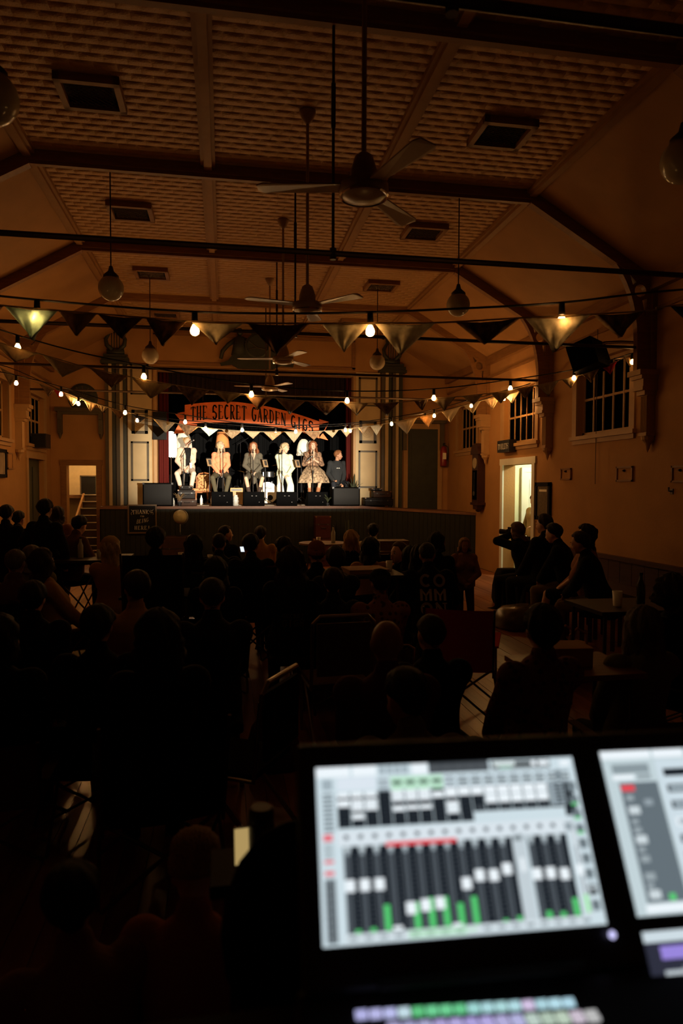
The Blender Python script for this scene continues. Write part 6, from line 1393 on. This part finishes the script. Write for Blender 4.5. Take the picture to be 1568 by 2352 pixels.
# second screen
r=[(0,0,1,1,(.55,.66,.70))]; A_(0,0,.21,.055,Wb); A_(.22,0,.35,.055,Wb)
for i in range(3): A_(.36+.03*i,.006,.385+.03*i,.05,Wg)
A_(.48,0,1,.06,Wb)
A_(.035,.09,.19,.15,(.26,.32,.35)); A_(.03,.16,.12,.19,Wb); A_(.13,.16,.19,.19,(.3,.36,.39)); A_(.05,.21,.21,.93,(.13,.165,.19)); A_(.055,.225,.11,.265,Rd)
for y,s in((.29,.035),(.36,.05),(.44,.03),(.49,.035),(.54,.05),(.61,.03),(.66,.04),(.76,.045),(.82,.03),(.86,.05)): A_(.065,y,.065+s*.9,y+s,(.62,.7,.74) if s>.045 else (.33,.39,.42))
A_(.135,.32,.17,.36,(.3,.36,.4)); A_(.14,.885,.165,.925,Gn); A_(.22,.07,.37,.96,(.62,.73,.80))
for k in range(8): A_(.245,.13+.105*k,.345,.18+.105*k,Dk if k not in(3,) else Wb); A_(.255,.14+.105*k,.335,.17+.105*k,Dk if k in(0,5,6,7) else Wg)
A_(.385,.07,1,.97,(.045,.05,.06)); A_(.395,.075,.95,.10,(.3,.36,.4))
for i in range(8):
    x=.40+.075*i; A_(x+.01,.14,x+.05,.17,(.62,.66,.45)); A_(x+.005,.195,x+.06,.215,(.5,.55,.4)); 
    for y in(.26,.36,.46,.58,.7,.82): A_(x+.012,y,x+.058,y+.055,(.62,.7,.74) if y in(.26,.58) else (.2,.24,.26))
A_(.04,.94,.37,.985,Wb)
obj('right_screen',ui(r,SWd,SHt,u2,v2),EMS,desk)
# lower right panel
u3,v3=plane_uv(1476,2142); r=[(0,0,1,1,(.028,.030,.050)),(0,.0,1,.10,(.62,.72,.78)),(.06,.14,.30,.26,(.32,.24,.72)),(.36,.14,.6,.26,(.32,.24,.72)),(.14,.33,.26,.35,(.25,.28,.3))]
for x,y,s in((.06,.36,.10),(.16,.52,.05),(.22,.66,.11),(.4,.36,.1),(.5,.66,.11),(.7,.36,.1)):
    r.append((x,y,x+s,y+s*1.7,(.5,.56,.6)))
obj('lower_screen',ui(r,.30,.11,u3,v3),EMS,desk)
ul,vl=plane_uv(1404,2147); obj('status_light',MB().ell(pl(ul,vl,.002),(.0042,.0042,.0042),n=10,m=7),emis('status_led',(.62,.6,1),1.2),desk,True)
# lower deck (flatter than the screens) with glowing keys
E0=pl(0,.236,-.01); dy=V((0,-.93,-.36)).normalized(); dn=ex.cross(dy).normalized(); dn=dn if dn.z>0 else -dn
def dk_(u,v,w=0): return E0+ex*u+dy*v+dn*w
dm=MB(); vs=[dk_(u,v,w) for w in(-.07,0) for v in(-.01,.42) for u in(-.03,.82)]; dm.add(vs,[(0,2,3,1),(4,5,7,6),(0,1,5,4),(2,6,7,3),(0,4,6,2),(1,3,7,5)]); bevel(obj('control_deck',dm,BLACKG,desk),.006)
def duv(px,py): return plane_uv(px,py,E0,ex,dy,dn)
key=[(.45,.45,.78),(.48,.48,.8),(.5,.52,.85),(.55,.72,.8),(.12,.55,.22),(.16,.62,.30),(.16,.62,.30),(.14,.58,.27),(.35,.68,.66),(.42,.7,.74),(.42,.7,.72),(.45,.72,.78),(.66,.55,.78),(.42,.66,.74),(.48,.74,.84),(.45,.7,.82)]
def keyrow(p0,p1,n,cols,hw,hh,nm):
    a=duv(*p0); b=duv(*p1)
    for i in range(n):
        t=i/(n-1); u,v=lerp(a[0],b[0],t),lerp(a[1],b[1],t); mb=MB(); vs=[dk_(u+du,v+dv,w) for w in(0,.004) for dv in(-hh,hh) for du in(-hw,hw)]
        mb.add(vs,[(0,2,3,1),(4,5,7,6),(0,1,5,4),(2,6,7,3),(0,4,6,2),(1,3,7,5)]); c=cols[i%len(cols)]
        bevel(obj(nm,mb,emis('key_%.2f_%.2f_%.2f'%c,c,1.0),desk),.001)
keyrow((828,2331),(1296,2289),16,key,.0066,.0045,'glowing_key')
k2=[(.4,.38,.62),(.36,.36,.58),(.4,.4,.62),(.42,.36,.66),(.45,.4,.72),(.42,.36,.72),(.46,.4,.75),(.45,.42,.7),(.46,.46,.74),(.5,.62,.56),(.44,.56,.46),(.5,.62,.5),(.6,.52,.62),(.5,.5,.5)]
keyrow((900,2354),(1345,2312),14,k2,.007,.003,'glowing_key'); keyrow((905,2366),(1352,2324),14,k2,.007,.003,'glowing_key')
obj('screen_hinge',MB().tube([E0+ex*.06+dn*.012,E0+ex*.3+dn*.012],.006,8),BLACKG,desk)
# table under the desk
tz=E0+dy*.42; td=thing('console_table','black folding table under the mixing console','table',(TLs.x+.38,TLs.y-.18,0)); zt=1.499-.19-.20
obj('top',MB().box(-.62,.62,-.36,.32,zt-.06,zt-.02),BLACK,td)
for a in(-1,1):
    for b in(-.3,.26): obj('leg',MB().tube([(a*.55,b,zt-.05),(a*.58,b,0)],.016,8),IRON,td)
obj('apron',MB().box(-.60,.60,.29,.31,zt-.35,zt-.06),BLACK,td)
cs=thing('desk_cradle','black wedge cradle holding up the console','stand',(TLs.x+.38,TLs.y-.12,zt-.02)); obj('block',MB().prism([(-.22,0),(.2,0),(.2,.16),(.1,.16),(-.22,.02)],.6,MX(((0,0,1,-.3),(1,0,0,0),(0,1,0,0),(0,0,0,1)))),BLACK,cs)
# ---------------- foreground people and things
FO=[(430,1948,1.75,-12,'w',None,HDB,cloth('rust_scarf',(.36,.13,.07)),KB,'child in a knitted beanie and rust jumper at the lower left',{'hat':('beanie',mat('knit_grey',(.42,.33,.22),.95,.05,col2=(.12,.08,.05),nscale=120,kind='voronoi',bump=.6,bscale=120))}),
    (190,2035,1.6,20,'c','short',HBLACK,cloth('dark_plaid',(.2,.1,.06)),KB,'dark figure bending in the bottom left corner',{})]
for i,e in enumerate(FO): seat_person(e,90+i)
# low side table with flask and card
q=P(583,1992,d=1.6); table('small black side table beside the mixing desk',q.x,q.y+.02,.2,.16,q.z-.002,BLACK)
t=thing('vacuum_flask','black cylindrical flask standing beside the pale card','flask',P(600,1985,d=1.6)); 
k=1.6/1568; obj('body',MB().lathe([(.028,-.01),(.03,0),(.03,.10),(.027,.105)],20),BLACKG,t); obj('lid',MB().lathe([(.027,.105),(.029,.108),(.029,.132),(.024,.137)],20),BLACKG,t); obj('badge',MB().lathe([(.006,0),(.006,.002)],10,T(.012,-.029,.045)@RX(90)),CHROME,t)
t=thing('glow_tablet','small upright pale card built as a tablet with an added amber glow','tablet',P(559,1988,d=1.58),R(6)); obj('case',MB().box(-.022,.022,0,.005,0,.086,RX(-8)),BLACKG,t); obj('screen',MB().box(-.0195,.0195,-.0008,0,.003,.083,RX(-8)),emis('amber_glow',(.55,.38,.14),.75),t); obj('foot',MB().box(-.015,.015,0,.03,0,.003),BLACKG,t)  # glowing tablet guessed for a lit card that no lamp here reaches
t=thing('office_chair','black padded office chair back left of the console','chair',P(672,2330,d=1.25)); t.location.z=0; zc=P(672,1890,d=1.25).z
bk=obj('backrest',MB().ell((0,0,zc-.19),(.13,.05,.20)),CHF,t,True); obj('seat',MB().ell((0,-.2,zc-.52),(.2,.2,.05)),CHF,t,True); obj('spine',MB().box(-.03,.03,.04,.06,zc-.55,zc-.2),BLACKG,t); obj('column',MB().lathe([(.03,.08),(.03,zc-.55)],10,T(0,-.2,0)),STEEL,t)
for i in range(5):
    a=2*PI*i/5; l=obj('leg',MB().tube([(0,-.2,.1),(.26*math.cos(a),-.2+.26*math.sin(a),.06)],.02,8),BLACKG,t); obj('castor',MB().ell((.26*math.cos(a),-.2+.26*math.sin(a),.028),(.028,.02,.028),n=10,m=7),BLACKG,l)
